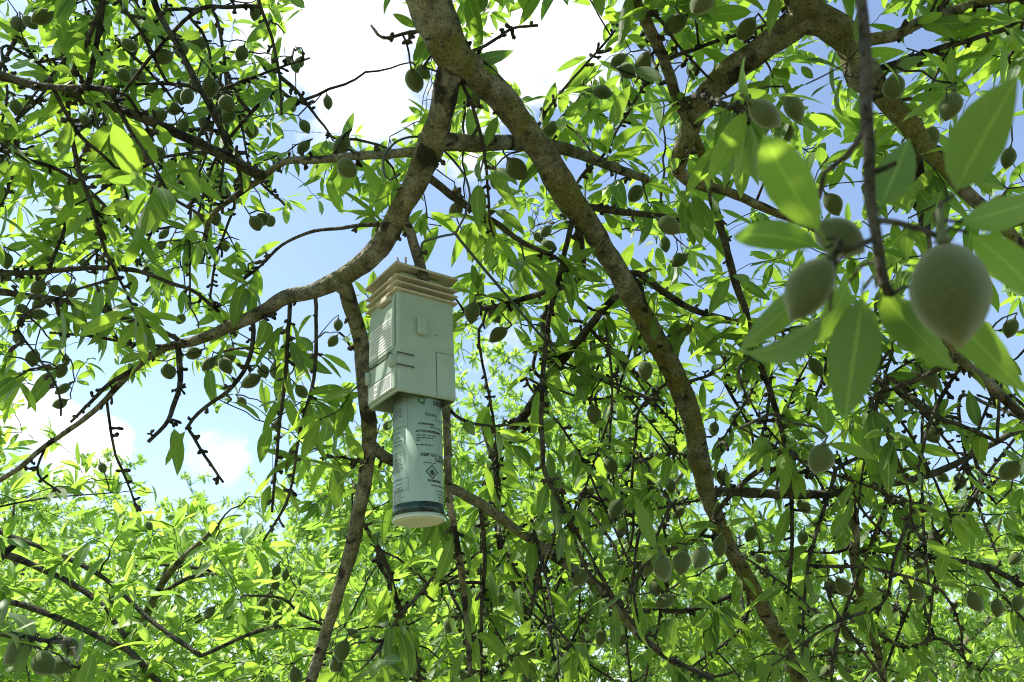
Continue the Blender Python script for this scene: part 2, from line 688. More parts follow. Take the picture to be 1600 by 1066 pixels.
def grow_twigs(sk, targets, tw, LV, gen, leafkw, cnt=(4, 8), reject=None, r_tip=0.0011, shoot=0.3):
    """connect every target to the nearest wood by a curved twig and give it a rosette of leaves"""
    T = np.asarray(targets)
    d0 = np.array([sk.near(t)[1] for t in T])
    made = 0
    for i in np.argsort(d0):
        t = T[i]
        j, dist = sk.near(t)
        if dist > 0.75 or dist < 0.006:
            continue
        a = sk.P[j].copy()
        sag = np.array([0, 0, -0.10 * dist]) + gen.normal(0, 0.10 * dist, 3)
        n = max(3, int(dist / 0.03) + 2)
        s_ = np.linspace(0, 1, n)[:, None]
        mid = (a + t) / 2 - sag
        P = (1 - s_) ** 2 * a + 2 * s_ * (1 - s_) * mid + s_ ** 2 * t
        P[1:-1] += gen.normal(0, 0.0035, (n - 2, 3))
        if reject is not None and reject(P):
            continue
        r0 = min(sk.r[j] * 0.8, r_tip + 0.012 * dist + 0.0004)
        rad = np.linspace(max(r0, r_tip), r_tip, n)
        rad = rad * (1 + 0.35 * (gen.random(n) - 0.4))
        tw.tube(P, rad, 5 if r0 > 0.002 else 4)
        sk.add(P[1:], rad[1:])
        ax = nrm(P[-1] - P[-2])
        rosette(LV, P[-1], ax, int(gen.integers(cnt[0], cnt[1] + 1)), gen, **leafkw)
        if gen.random() < shoot and n > 4:
            for q in range(2, n - 1):
                if gen.random() < 0.75:
                    rosette(LV, P[q], nrm(P[q] - P[q - 1]) * 0.4 + gen.normal(0, 0.5, 3), int(gen.integers(1, 4)), gen, **leafkw)
        made += 1
    return made


# ================================================================== the setting
g = MB()
n = 40
gx = np.linspace(-1, 1, n + 1)
gx = np.sign(gx) * np.abs(gx) ** 3 * 2500
V = [(x, y, 0.05 * vnoise(np.array([[x, y, 0]]), 0.35)[0] if abs(x) < 60 and abs(y) < 60 else 0.0) for x in gx for y in gx]
g.add(V, [(i * (n + 1) + j, (i + 1) * (n + 1) + j, (i + 1) * (n + 1) + j + 1, i * (n + 1) + j + 1) for i in range(n) for j in range(n)])
tag(g.build('ground', M['ground']), 'dry orchard soil with patches of short grass', 'ground', kind='structure')

# ================================================================== the almond tree overhead
tree = empty('almond_tree', (0.55, -1.15, 0.0))
bpy.context.view_layer.update()
TO = np.array(tree.location)
tag(tree, 'old almond tree whose knobbly forked limbs carry the white dispenser', 'tree', 'almond trees of the orchard')
SK = Skel()
TRACE = []                                           # (name, P, rad) for later: almonds, spurs


def put_branch(P, rad, name, mat='bark', knots=0.5, rough=0.09, keep=True):
    o = branch_mesh(P - TO, rad, name, M[mat], tree, knots=knots, rough=rough)
    SK.add(P, rad)
    if keep:
        TRACE.append((name, P, rad))
    return o


def wood3d(pts, r0, r1, name, mat='bark', step=0.03):
    P, par = catmull(np.array(pts, float), step)
    t = np.linspace(0, 1, len(P))
    put_branch(P, r0 + (r1 - r0) * t, name, mat, keep=False)
    return P


wood3d([TO + (0, 0, -0.1), TO + (0, 0.0, 0.15), (0.52, -1.08, 0.6), (0.47, -0.98, 1.1)], 0.115, 0.085, 'trunk', 'bark_mossy', 0.05)
wood3d([(0.48, -1.0, 1.02), (0.33, -0.55, 1.75), (0.10, 0.05, 2.24), (-0.06, 0.42, 2.40), tuple(at(630, -140, 0.96))], 0.062, 0.036, 'limb')
wood3d([(0.47, -0.98, 1.06), (0.60, -0.50, 1.72), (0.52, 0.12, 2.22), (0.40, 0.5, 2.40), tuple(at(1232, -90, 1.02))], 0.056, 0.028, 'limb', 'bark_mossy')
wood3d([(0.45, -0.98, 1.04), (-0.3, -0.6, 1.6), (-0.85, 0.0, 1.95), (-1.15, 0.6, 2.12), (-1.30, 1.1, 2.15), (-1.40, 1.7, 2.05)], 0.055, 0.014, 'limb')
wood3d([(0.10, 0.05, 2.24), (-0.28, 0.45, 2.62), (-0.55, 0.8, 2.86), (-0.80, 1.2, 3.12)], 0.03, 0.010, 'limb')

PXS, PYS, PDS = [], [], []


def B(d0, d1, w0, w1, pts, name='branch', mat='twig', attach='px', knots=0.6, minr=0.0012):
    """a branch traced through the photograph: pixel polyline, depth at its ends, width in pixels at its ends"""
    q = np.array([tuple(float(c) for c in s_.split(',')) for s_ in pts.split()])
    wpt = dpt = None
    if q.shape[1] == 4:                              # x, y, depth, width at every point
        dpt, wpt, q = q[:, 2], q[:, 3], q[:, :2]
        d0, d1 = dpt[0], dpt[-1]
    seg = np.concatenate([[0], np.cumsum(np.hypot(*np.diff(q, axis=0).T))])
    t = seg / seg[-1]
    start = None
    if attach == 'px':
        px, py, dp = proj(SK.P[:SK.n])
        dd = np.hypot(px - q[0, 0], py - q[0, 1])
        dd = np.where(np.isnan(dd), 1e9, dd) + (0 if d0 is None else 60 * np.abs(dp - d0))
        j = int(dd.argmin())
        dref = float(dp[j])
        if dd[j] < 80:
            shift = dref - (d0 if d0 is not None else dref)
            start = SK.P[j].copy()
            if d0 is None:
                d1 = dref + d1
                d0 = dref
            else:
                d0 = dref
    dep = d0 + (d1 - d0) * t if dpt is None else dpt
    P = np.array([at(x, y, d) for (x, y), d in zip(q, dep)])
    if start is not None:
        if np.linalg.norm(P[0] - start) > 0.012:
            P = np.vstack([start, P])
        else:
            P[0] = start
    elif attach == '3d':
        thick = np.flatnonzero(SK.r[:SK.n] >= 0.75 * w0 / 2 * d0 / FPX)
        j = int(thick[np.linalg.norm(SK.P[thick] - P[0], axis=1).argmin()])
        a = SK.P[j].copy()
        dist = np.linalg.norm(a - P[0])
        m = (a + P[0]) / 2 + np.array([0, 0, 0.06 * dist])
        P = np.vstack([a, m, P])
    C, par = catmull(P, 0.012)
    knots = knots * (1.8 if mat == 'twig' else 1)
    _, _, dd = proj(C)
    s_ = np.linspace(0, 1, len(C))
    wid = w0 + (w1 - w0) * s_
    if wpt is not None:
        wid = np.interp(par, np.arange(len(P)) , np.concatenate([[wpt[0]] * (len(P) - len(wpt)), wpt]))
    rad = np.maximum(wid / 2 * np.maximum(dd, 0.3) / FPX, minr)
    C[1:-1] += 0.0016 * np.stack([vnoise(C[1:-1] + k * 3.1, 45) for k in range(3)], 1)
    put_branch(C, rad, name, mat, knots)
    return C


# --- the forked limb that carries the dispenser
B(None, 0, 0, 0, '630,-140,0.96,84 650,-60,0.98,78 670,0,1.0,72 688,45,1.01,66 711,92,1.02,58 738,110,1.05,50 774,144,1.08,44 814,194,1.12,42 850,243,1.17,43 886,306,1.22,46 '
  '920,351,1.27,36 949,398,1.32,33 979,448,1.37,34 1008,499,1.42,33 1038,554,1.47,35 1063,609,1.51,34 1080,655,1.53,32 1093,717,1.55,30 1104,769,1.6,27 1126,821,1.65,23 1145,864,1.69,24 '
  '1169,906,1.73,24 1197,959,1.77,24 1226,1011,1.81,23 1249,1063,1.85,22 1275,1120,1.9,21', 'limb', 'bark_mossy', knots=0.6)
B(None, 0, 0, 0, '706,72,1.02,50 706,98,1.025,46 699,126,1.03,42 689,180,1.06,40 671,234,1.09,44 652,279,1.10,38 625,329,1.13,36 598,378,1.16,35 558,419,1.18,31 503,450,1.2,25 445,466,1.22,22 '
  '410,487,1.24,22 349,515,1.28,19 303,533,1.3,16 250,547,1.33,12 207,580,1.35,11 160,630,1.37,9 118,665,1.39,8 71,697,1.4,8 28,733,1.42,8 0,751,1.43,8 -40,780,1.45,7', 'limb', 'bark', knots=0.5)
B(None, 0.16, 26, 17, '540,452 551,490 562,526 567,575 572,624 577,679 570,750 555,826 536,902 513,978 494,1039 478,1085', 'limb', 'bark', knots=0.8)
B(None, 0.30, 18, 10, '574,690 600,712 650,738 709,764 757,793 809,828 852,859 885,883 932,916 961,949 999,992 1056,1035 1113,1058', 'limb', 'bark', knots=0.8)
B(None, 0.12, 16, 8, '634,348 657,410 676,500 690,580 697,650 702,774 714,854 726,940 735,1054', 'branch', 'bark')
B(None, 0.34, 30, 12, '680,222 740,224 790,222 850,226 905,240 960,262 1010,280', 'limb', 'bark')
B(None, 0.22, 16, 7, '650,238 600,241 558,243 490,250 445,252 405,281 364,311 330,338 319,375', 'branch', 'bark')
B(None, 0.12, 7, 4, '606,350 570,352 535,356 490,362 440,383 410,412 381,437')
B(None, 0.16, 14, 5, '668,274 695,298 730,322 772,346 820,380 866,402 900,430')
B(None, 0.08, 7, 4, '712,100 733,152 752,215 762,290 766,345 772,370')
# --- the mossy limb slanting down to the right
B(None, 0.10, 16, 7, '1107,765 1150,768 1192,771 1278,773 1335,766 1411,752 1468,736 1515,714 1558,690 1600,669 1660,640', 'limb')
B(None, 0.18, 16, 13, '1328,770 1335,826 1337,892 1354,963 1373,1025 1382,1080', 'branch', 'bark_mossy')
B(None, 0.10, 12, 8, '895,322 970,330 1034,339 1085,350', 'branch')
B(None, 0.20, 11, 15, '972,455 950,475 920,512 882,558 856,592', 'branch')
B(None, 0.20, 15, 6, '856,592 839,622 806,664 776,698 776,736 778,826 790,883 823,963 847,1025', 'branch')
B(None, 0.22, 12, 8, '895,330 907,380 907,431 869,451 818,467 784,478 725,486')
B(None, 0.02, 9, 5, '896,320 894,345 877,419 858,495 850,567 846,630 847,690 852,740 885,807 913,883 951,925')
B(None, 0.15, 11, 9, '975,430 996,427 1038,457 1080,482 1156,505 1210,520')
B(None, 0.10, 6, 4, '924,512 962,558 996,584 1029,615')
B(None, 0.12, 5, 3, '1066,610 1040,600 1000,640 994,679 987,750 989,826 975,883 942,925 904,982 875,1040')
B(None, 0.2, 7, 3, '1063,600 1110,585 1140,560 1170,545')
B(None, 0.2, 6, 4, '890,300 915,268 945,240 962,208 985,170 1010,128 1040,85')
B(None, 0.15, 5, 3, '834,218 850,180 872,150 920,95 960,50 985,10')
# --- the upper right limbs
B(None, 0, 0, 0, '1232,-90,1.02,56 1245,-40,1.05,54 1262,22,1.08,56 1287,34,1.08,50 1319,56,1.08,46 1337,86,1.075,42 1360,124,1.07,38 1390,161,1.06,33 1424,202,1.06,29 1454,240,1.05,27 1470,252,1.05,25 '
  '1509,300,1.04,22 1548,335,1.03,19 1597,383,1.02,17 1650,430,1.0,15', 'limb', 'bark_mossy', knots=0.9)
B(None, 0, 0, 0, '1258,0,1.08,46 1252,30,1.08,46 1225,52,1.1,43 1187,79,1.12,41 1150,105,1.15,41 1120,131,1.17,40 1094,165,1.19,36 1079,202,1.21,31 1060,255,1.24,26 1068,276,1.25,20 1100,290,1.27,17 1133,299,1.29,15 1200,327,1.32,13 '
  '1260,352,1.35,12 1310,378,1.38,10', 'limb', 'bark_mossy', knots=0.6)
B(None, 0.05, 20, 14, '1335,66 1394,56 1439,34 1487,19 1532,4 1600,-8 1650,-20', 'branch', 'bark_mossy')
B(None, 0.08, 12, 6, '1340,115 1400,100 1470,75 1530,58 1600,32')
B(1.05, 1.35, 24, 13, '985,-60 992,0 1011,39 1035,87 1059,158 1078,197 1098,244 1114,315', 'branch', 'bark_mossy', attach='3d')
B(None, 0.10, 13, 4, '1114,315 1131,372 1148,440 1165,486 1185,560 1207,622 1228,702 1237,797 1235,892 1228,968', 'branch')
B(None, -0.42, 9, 6, '1060,160 1100,150 1140,165 1168,178')
B(None, 0.06, 7, 5, '1046,92 1075,80 1110,68 1150,55 1200,38')
B(None, 0.06, 6, 4, '995,8 1030,30 1060,70 1100,115 1135,150')
B(None, 0.15, 17, 15, '1424,202 1440,300 1452,420 1470,510 1506,565 1548,603 1600,650 1650,690', 'branch', 'bark')
B(None, 0.12, 10, 6, '1500,560 1440,590 1401,607 1449,645 1500,665 1558,690')
B(None, 0.06, 6, 4, '1380,612 1363,626 1392,693 1420,764 1425,816 1444,850')
B(None, 0.06, 6, 4, '1506,570 1477,612 1449,674 1434,740')
B(None, 0.06, 6, 3, '1372,1022 1316,1020 1249,1030')
B(None, 0.06, 6, 3, '1360,985 1411,1011 1440,1005 1477,1001 1529,1054')
B(None, 0.08, 9, 9, '1337,862 1354,859 1411,864 1477,873 1544,887 1600,914 1660,930')
B(None, 0.05, 6, 5, '1539,888 1567,930 1600,968')
B(None, 0.08, 5, 3, '1337,850 1306,864 1240,861 1169,864')
B(None, 0.08, 9, 4, '1237,780 1200,731 1146,769 1103,826 1075,850 1027,864 994,888 951,907')
B(None, 0.05, 8, 7, '1172,910 1160,921 1132,935 1075,954 999,954 951,959')
B(None, 0.10, 6, 4, '1172,905 1160,978 1080,1044')
# --- hanging twigs below the dispenser and right of it
B(None, 0.05, 8, 5, '745,790 757,873 752,963 752,1066')
B(None, 0.05, 6, 4, '852,859 842,902 828,968')
B(None, 0.04, 6, 5, '880,764 871,816 852,883')
B(None, 0.10, 7, 6, '852,742 866,769 909,845 951,921 989,973 1027,1016 1075,1044 1113,1063')
B(None, 0.10, 7, 7, '560,800 600,873 624,949 647,1016 657,1075')
B(None, 0.06, 6, 5, '714,854 704,864 662,921 624,963 600,1001 580,1030')
B(None, 0.10, 6, 3, '698,640 720,655 760,665 806,664')
B(None, 0.08, 5, 3, '565,730 535,715 500,716')
# --- branches hanging from the left limb
B(None, -0.12, 10, 6, '280,545 282,594 271,637 257,665 232,690', 'branch', 'twig')
B(None, -0.05, 8, 4, '396,497 396,530 385,572 356,612 321,637 296,665 303,683 321,715 349,754', 'branch', 'twig')
B(None, 0.04, 7, 4, '453,462 453,483 446,576 438,647 431,736 425,800', 'branch', 'twig')
B(None, 0.04, 7, 4, '494,452 494,480 492,576 481,629 467,683 456,754 440,800 412,845', 'branch', 'twig')
B(None, 0.04, 5, 3, '165,628 178,700 195,745 215,800', 'branch', 'twig')
B(None, -0.05, 8, 4, '207,582 170,600 140,630 110,660', 'branch', 'twig')
B(None, 0.02, 4, 3, '71,697 60,740 95,770', 'branch', 'twig')
B(None, 0.06, 7, 11, '285,533 250,515 203,499 153,483 89,469 0,456 -60,450', 'branch')
B(None, 0.04, 5, 4, '300,533 264,540 214,537 143,526 78,520')
# --- the left canopy
B(1.45, 1.30, 12, 5, '-80,425 36,426 107,421 160,419 214,424 267,442 307,458 342,487', attach='3d')
B(0.98, 0.90, 17, 9, '-80,100 0,116 49,131 94,137 143,139 184,144', attach='3d', mat='twig')
B(1.30, 1.25, 13, 6, '232,-50 240,0 259,41 278,71 305,125 338,188 353,225 372,262 380,300', attach='3d')
B(1.05, 1.10, 9, 6, '170,-50 161,0 131,75 109,131 109,188 124,263 143,319 165,375', attach='3d')
B(1.2, 1.3, 7, 5, '180,-50 188,0 221,49 244,98 262,130', attach='3d')
B(None, 0.08, 8, 5, '83,140 124,210 158,240 180,262')
B(1.15, 1.35, 9, 5, '-70,190 0,216 38,248 75,259 124,285 180,338 215,370', attach='3d')
B(None, 0.06, 7, 4, '169,145 203,203 233,248 263,300 293,323 319,338')
B(None, 0.06, 6, 4, '200,150 225,190 240,221')
B(1.1, 1.2, 8, 4, '-60,290 0,235 40,190 60,172', attach='3d')
B(None, 0.05, 6, 4, '143,322 160,380 178,419 200,462 214,500')
B(1.45, 1.5, 8, 4, '410,-60 405,0 425,60 437,120 440,180', attach='3d')
B(None, 0.15, 7, 3, '437,120 470,150 500,190 520,215')
B(None, 0.1, 7, 4, '690,40 640,52 600,60 580,40')
B(None, 0.1, 6, 4, '715,90 760,70 800,45 840,40')
wood3d([(-1.28, 1.05, 2.14), (-1.2, 1.0, 1.85), (-1.0, 1.0, 1.70), tuple(at(-100, 972, 1.03))], 0.012, 0.0045, 'branch', 'twig')
B(None, 0, 0, 0, '-100,972,1.03,11 -50,985,1.02,10 20,992,1.01,9 60,1000,1.0,7 112,1003,1.0,5', mat='twig')
B(1.0, 1.0, 5, 3, '30,500 60,560 90,610 95,650', attach='3d', mat='twig')

# --- many more thin twigs hanging and crossing in the lower crown and in the shaded canopy
eg = np.random.default_rng(77)
n_extra = 0
while n_extra < 95:
    if eg.random() < 0.72:
        x, y, lim = eg.uniform(480, 1600), eg.uniform(470, 960), 1066
    else:
        x, y, lim = eg.uniform(-20, 430), eg.uniform(-20, 330), 470
    a = eg.normal(0, 0.5) if eg.random() < 0.65 else eg.normal(0, 1.1)
    ln = eg.uniform(110, 330)
    x1, y1 = x + ln * math.sin(a), y + ln * math.cos(a)
    if y1 > lim + 60 or (540 < x < 740 and y < 840) or (540 < x1 < 740 and y1 < 850) or (540 < (x + x1) / 2 < 740 and (y + y1) / 2 < 850):
        continue
    d = eg.uniform(1.25, 2.1)
    b1, b2 = eg.normal(0, 0.07 * ln, 2)
    xm, ym = (x + x1) / 2 + b1, (y + y1) / 2 + b2
    wst = eg.uniform(4.5, 7)
    thick = np.flatnonzero(SK.r[:SK.n] >= 0.75 * wst / 2 * d / FPX)
    dist = np.linalg.norm(SK.P[thick] - at(x, y, d), axis=1).min()
    if dist > 0.24:
        continue
    B(d, d + eg.normal(0, 0.1), wst, eg.uniform(2.5, 4), '%f,%f %f,%f %f,%f' % (x, y, xm, ym, x1, y1), attach='3d', knots=0.8)
    n_extra += 1

# ------------------------------------------------------------------ dispenser pose (fitted to the photograph)
RC = np.array([[0.80902788, -0.584721, -0.05979334], [0.55241789, 0.7216745, 0.41715752], [-0.20076944, -0.37052298, 0.90686513]])
TC = np.array([-0.13629051, 1.09960499, -0.08821769])
C2W = np.stack([RGT, FWD, UPV], 1)
DR = C2W @ RC
DP = CAM + C2W @ TC
DW, DD, DH, DTOP, DCAN = 0.0917, 0.0841, 0.1475, 0.1908, 0.1597
CX, CY, CR = 0.006, -0.0032, 0.033


def dloc(x, y, z):
    return DP + DR @ np.array([x, y, z])


# ------------------------------------------------------------------ where foliage grows (openings to the sky stay open)
GAPS = [(545, 80, 95, 85, 0.97), (480, 125, 35, 50, 0.9), (595, 165, 35, 45, 0.85), (870, 60, 62, 62, 0.93), (840, 110, 30, 40, 0.8), (930, 20, 40, 25, .6),
        (505, 395, 88, 52, 0.98), (440, 440, 45, 30, 0.9), (240, 640, 90, 48, 0.96), (175, 560, 35, 25, 0.7), (150, 660, 55, 40, 0.93), (340, 700, 55, 50, 0.9), (230, 715, 60, 40, .7),
        (500, 505, 40, 34, 0.85), (405, 355, 25, 45, 0.6), (690, 390, 26, 24, 0.9), (690, 290, 22, 35, 0.8), (655, 310, 20, 25, 0.6),
        (1515, 625, 40, 35, 0.85), (1590, 600, 30, 50, 0.7), (1480, 720, 30, 40, 0.8), (1500, 955, 55, 40, 0.9), (1575, 900, 30, 30, 0.6), (1420, 640, 28, 22, 0.6),
        (1190, 295, 20, 25, 0.6), (1262, 130, 40, 30, 0.75), (1440, 62, 55, 14, 0.8), (1310, 25, 30, 20, 0.8), (1588, 190, 22, 60, 0.8), (1390, 345, 45, 20, 0.7),
        (1160, 400, 16, 50, .5), (340, 250, 30, 25, .5), (365, 330, 30, 25, .5), (70, 90, 30, 20, .4), (110, 600, 40, 60, .6), (300, 5, 60, 20, .5),
        (775, 600, 70, 75, 0.80), (740, 690, 40, 40, .6), (640, 900, 70, 60, 0.5), (270, 890, 250, 130, 0.88), (60, 720, 90, 40, .8), (420, 780, 90, 60, .55), (450, 960, 110, 90, .75), (180, 780, 90, 40, .5)]


def keep_prob(px, py):
    k = np.ones_like(px)
    for (cx, cy, rx, ry, s_) in GAPS:
        q = ((px - cx) / rx) ** 2 + ((py - cy) / ry) ** 2
        k = np.minimum(k, 1 - s_ * np.clip((1.45 - q) / 0.5, 0, 1))
    return k


def near_limb_mask(px, py, dep):
    """leaves that would hide the thick limbs from the front"""
    hide = np.zeros(len(px), bool)
    for (nm, P, rad) in TRACE:
        if nm != 'limb':
            continue
        qx, qy, qd = proj(P[::3])
        for x, y, z, r_ in zip(qx, qy, qd, rad[::3]):
            rp = r_ * FPX / z
            if rp < 6.5:
                continue
            hide |= (np.hypot(px - x, py - y) < rp + 10) & (dep < z + 0.01)
    return hide


def over_dispenser(px, py, dep, m=0):
    return (px > 562 - m) & (px < 728 + m) & (py > 398 - m) & (py < 835 + m) & (dep < 1.20)


SUNGAPS = ((0.012, 0.085, 0.026), (-0.012, 0.025, 0.030), (-0.03, 0.10, 0.012), (0.0, 0.165, 0.03))


def twig_reject(P):
    for (yy, zz, rr) in SUNGAPS:                     # keeps the sun's way to the dispenser open
        rel = P - dloc(-DW / 2, yy, zz)
        al = rel @ SUN
        if np.any((al > 0) & (np.linalg.norm(rel - al[:, None] * SUN, axis=1) < rr)):
            return True
    return _twig_reject(P)


def cluster_reject(P):
    px, py, dep = proj(P)
    f_ = ~np.isnan(px)
    if np.any(keep_prob(px[f_], py[f_]) < 0.22):
        return True
    return twig_reject(P)


def _twig_reject(P):
    px, py, dep = proj(P)
    if np.any(over_dispenser(px, py, dep, 0)):
        return True
    if np.any((dep < 0.62) & (dep > -0.2) & (px > -200) & (px < 1800) & (py > -200) & (py < 1300)):
        return True
    return False


# ------------------------------------------------------------------ almonds: pixel centre and length in the photograph
ALM = '''26,38,30 47,35,30 66,27,36 283,76,32 312,67,30 256,90,32 305,133,30 327,137,34 292,150,30 284,152,26 355,162,32 357,182,30 272,172,26 248,181,28 262,203,26
285,198,28 321,194,30 249,238,24 377,84,26 393,205,26 372,289,24 350,301,26 399,350,30 410,345,28 422,345,24 256,366,22 251,383,20 335,341,26 351,384,20 129,268,26 134,190,26
147,188,24 91,227,20 26,168,26 3,255,22 193,119,28 216,118,30 236,140,28 202,70,28 226,54,26 399,20,26 452,95,18 461,105,20 466,98,20 476,198,24 512,160,24 533,226,38 543,262,42
474,230,26 455,168,20 648,127,42 660,112,30 740,150,34 778,281,40 808,264,42 856,203,36 713,305,26 712,328,30 993,303,34 1045,353,40 1040,382,26 1062,407,30 853,362,24 857,383,26
841,370,20 739,489,36 772,493,30 779,524,34 1005,100,42 1012,124,26 1003,65,24 941,146,32 981,112,34 966,95,30 1055,38,44 1097,5,50 1083,110,30 1166,45,42 1046,82,24 1195,178,64
1241,169,48 1226,207,40 1397,137,44 1484,166,48 1450,213,42 1428,250,44 1575,247,34 1560,322,42 1300,320,40 1580,513,32 1066,517,34 1008,580,34 927,648,32 954,728,32 917,771,30
963,796,34 970,828,30 1001,826,24 906,902,32 982,931,28 1037,888,44 1067,880,38 1094,871,40 1125,854,36 1025,918,30 1039,940,32 1013,885,36 1127,896,28 939,996,28 970,1001,24 897,925,22
783,933,22 702,977,28 711,963,20 854,972,16 1188,873,22 1129,745,26 1046,759,26 1060,802,24 1022,717,20 1048,702,26 730,1061,30 1172,835,26 1280,717,50 1451,593,38 1380,612,34
1577,736,40 1499,752,26 1472,745,24 1458,679,30 1446,838,26 1460,838,26 1437,887,28 1422,904,30 1432,925,32 1406,871,30 1525,940,32 1558,950,30 1591,943,28 1586,873,26 1318,916,34
1297,918,28 1254,840,24 1292,1049,26 1325,992,28 1256,792,28 1275,574,34 1392,783,22 1116,671,24 59,449,30 87,455,22 111,455,26 61,473,26 61,491,28 34,487,26 9,407,28 7,432,26
132,412,18 303,553,30 326,569,28 353,571,30 358,558,28 340,563,24 264,581,30 435,580,34 392,596,34 412,580,24 471,612,26 378,628,20 96,580,26 98,608,26 93,630,24 53,560,28 30,530,26
103,563,20 282,499,20 433,665,20 528,508,20 520,533,22 28,1020,48 71,1035,46 93,1039,40 109,1011,36 551,854,28 536,1018,34 527,1039,28 460,1056,28 553,990,24 560,764,26 596,883,22 606,665,22'''
ALM_BG = '''160,731,18 214,823,16 233,822,18 177,937,18 328,958,22 309,968,16 358,961,18 432,892,18 446,899,18 430,914,18 411,940,18 420,930,16 430,945,18 418,959,18 434,963,18 432,977,16 408,954,16
470,910,14 468,928,12 207,1009,16 453,978,14'''


def almond_mesh(seed):
    gg = np.random.default_rng(seed)
    nu, nv = 14, 18
    b = MB()
    V, F = [], []
    asym = gg.uniform(-0.05, 0.08)
    fl = gg.uniform(0.78, 0.9)
    for i in range(1, nu):
        t = i / nu
        y = t
        r = 0.385 * (math.sin(math.pi * t ** 0.98) ** 0.62) * (1 - 0.12 * t)
        if t > 0.88:
            r *= 0.93
        for j in range(nv):
            a = 2 * math.pi * j / nv
            rr = r
            da = abs((a - math.pi / 2 + math.pi) % (2 * math.pi) - math.pi)      # suture groove down one side
            rr *= 1 - 0.13 * math.exp(-(da / 0.2) ** 2) + 0.035 * math.exp(-((da - 0.42) / 0.2) ** 2)
            V.append((rr * math.cos(a) * fl, y, rr * math.sin(a) + asym * math.sin(math.pi * t)))
    V = [(0, -0.005, 0)] + V + [(0, 1.035, asym * 0.3)]
    for j in range(nv):
        F.append((0, 1 + (j + 1) % nv, 1 + j))
        for i in range(nu - 2):
            a = 1 + i * nv + j
            c = 1 + i * nv + (j + 1) % nv
            F.append((a, c, c + nv, a + nv))
        F.append((1 + (nu - 2) * nv + j, 1 + (nu - 2) * nv + (j + 1) % nv, len(V) - 1))
    b.add(V, F)
    return b.mesh('hull', M['hull'])


ALMM = [almond_mesh(k) for k in range(6)]
sm = MB()
sm.tube([(0, -0.30, 0.02), (0, -0.14, 0.0), (0, -0.03, 0), (0, 0.012, 0)], [0.035, 0.032, 0.05, 0.11], 8)
STEMM = sm.mesh('stem', M['stem'])

# landmarks used to say which almond is which: (x, y, words)
REGIONS = [
    (40, 35, 'in the trio beside the leafy twigs far from the dispenser'),
]


def almond(px, py, Lpx, skel, label, group, tw, Lm=None, depth=None, axis=None, reject=None, wide=1.0):
    Lm = Lm or 0.0385
    d = depth or Lm * FPX / Lpx * 0.97
    c = at(px, py, d)
    ax = nrm(-UPV * (0.75 + rng.normal(0, 0.35)) + RGT * rng.normal(0, 0.6) + FWD * rng.normal(-0.05, 0.28)) if axis is None else nrm(axis)
    base = c - ax * Lm * 0.5
    if axis is None:
        tilt = abs(float(ax @ RGT))
        label = label.replace(' almond ', ' almond ' + ('hanging ' if tilt < 0.3 else 'slanting ' if tilt < 0.62 else 'sideways '))
    o = empty('almond', base)
    tag(o, label, 'almond', group)
    x = nrm(np.cross(ax, rng.normal(0, 1, 3)))
    z = np.cross(x, ax)
    m = np.eye(4)
    m[:3, 0], m[:3, 1], m[:3, 2], m[:3, 3] = x, ax, z, base
    o.matrix_world = Matrix(m.tolist())
    wv = Lm * wide * rng.uniform(0.95, 1.12)
    for nm, me in (('hull', ALMM[int(rng.integers(0, 6))]), ('stem', STEMM)):
        q = bpy.data.objects.new(nm, me)
        COL.objects.link(q)
        q.parent = o
        q.scale = (wv, Lm, wv) if nm == 'hull' else (Lm,) * 3
    # fruiting spur that carries it
    p = base - ax * Lm * 0.28
    j, dist = skel.near(p)
    if dist > 0.004:
        a = skel.P[j].copy()
        n_ = max(4, int(dist / 0.025) + 2)
        s_ = np.linspace(0, 1, n_)[:, None]
        mid = (a + p) / 2 + np.array([0, 0, 0.12 * dist]) + rng.normal(0, 0.06 * dist, 3)
        P = (1 - s_) ** 2 * a + 2 * s_ * (1 - s_) * mid + s_ ** 2 * p
        P[1:-1] += rng.normal(0, 0.002, (n_ - 2, 3))
        if dist > 0.02:
            tw.tube(P, np.linspace(max(0.0016, min(0.0035, 0.010 * dist + 0.001)), 0.0013, n_), 5)
        else:
            tw.tube(P, np.full(n_, 0.0015), 5)
        skel.add(P[1:], np.full(n_ - 1, 0.0013))
    return base, ax


TW = MB()
LV = Leaves()
lg = np.random.default_rng(5)
LEAFKW = dict(size=(0.052, 0.090), droop=0.34, spread=0.02, wide=0.265)


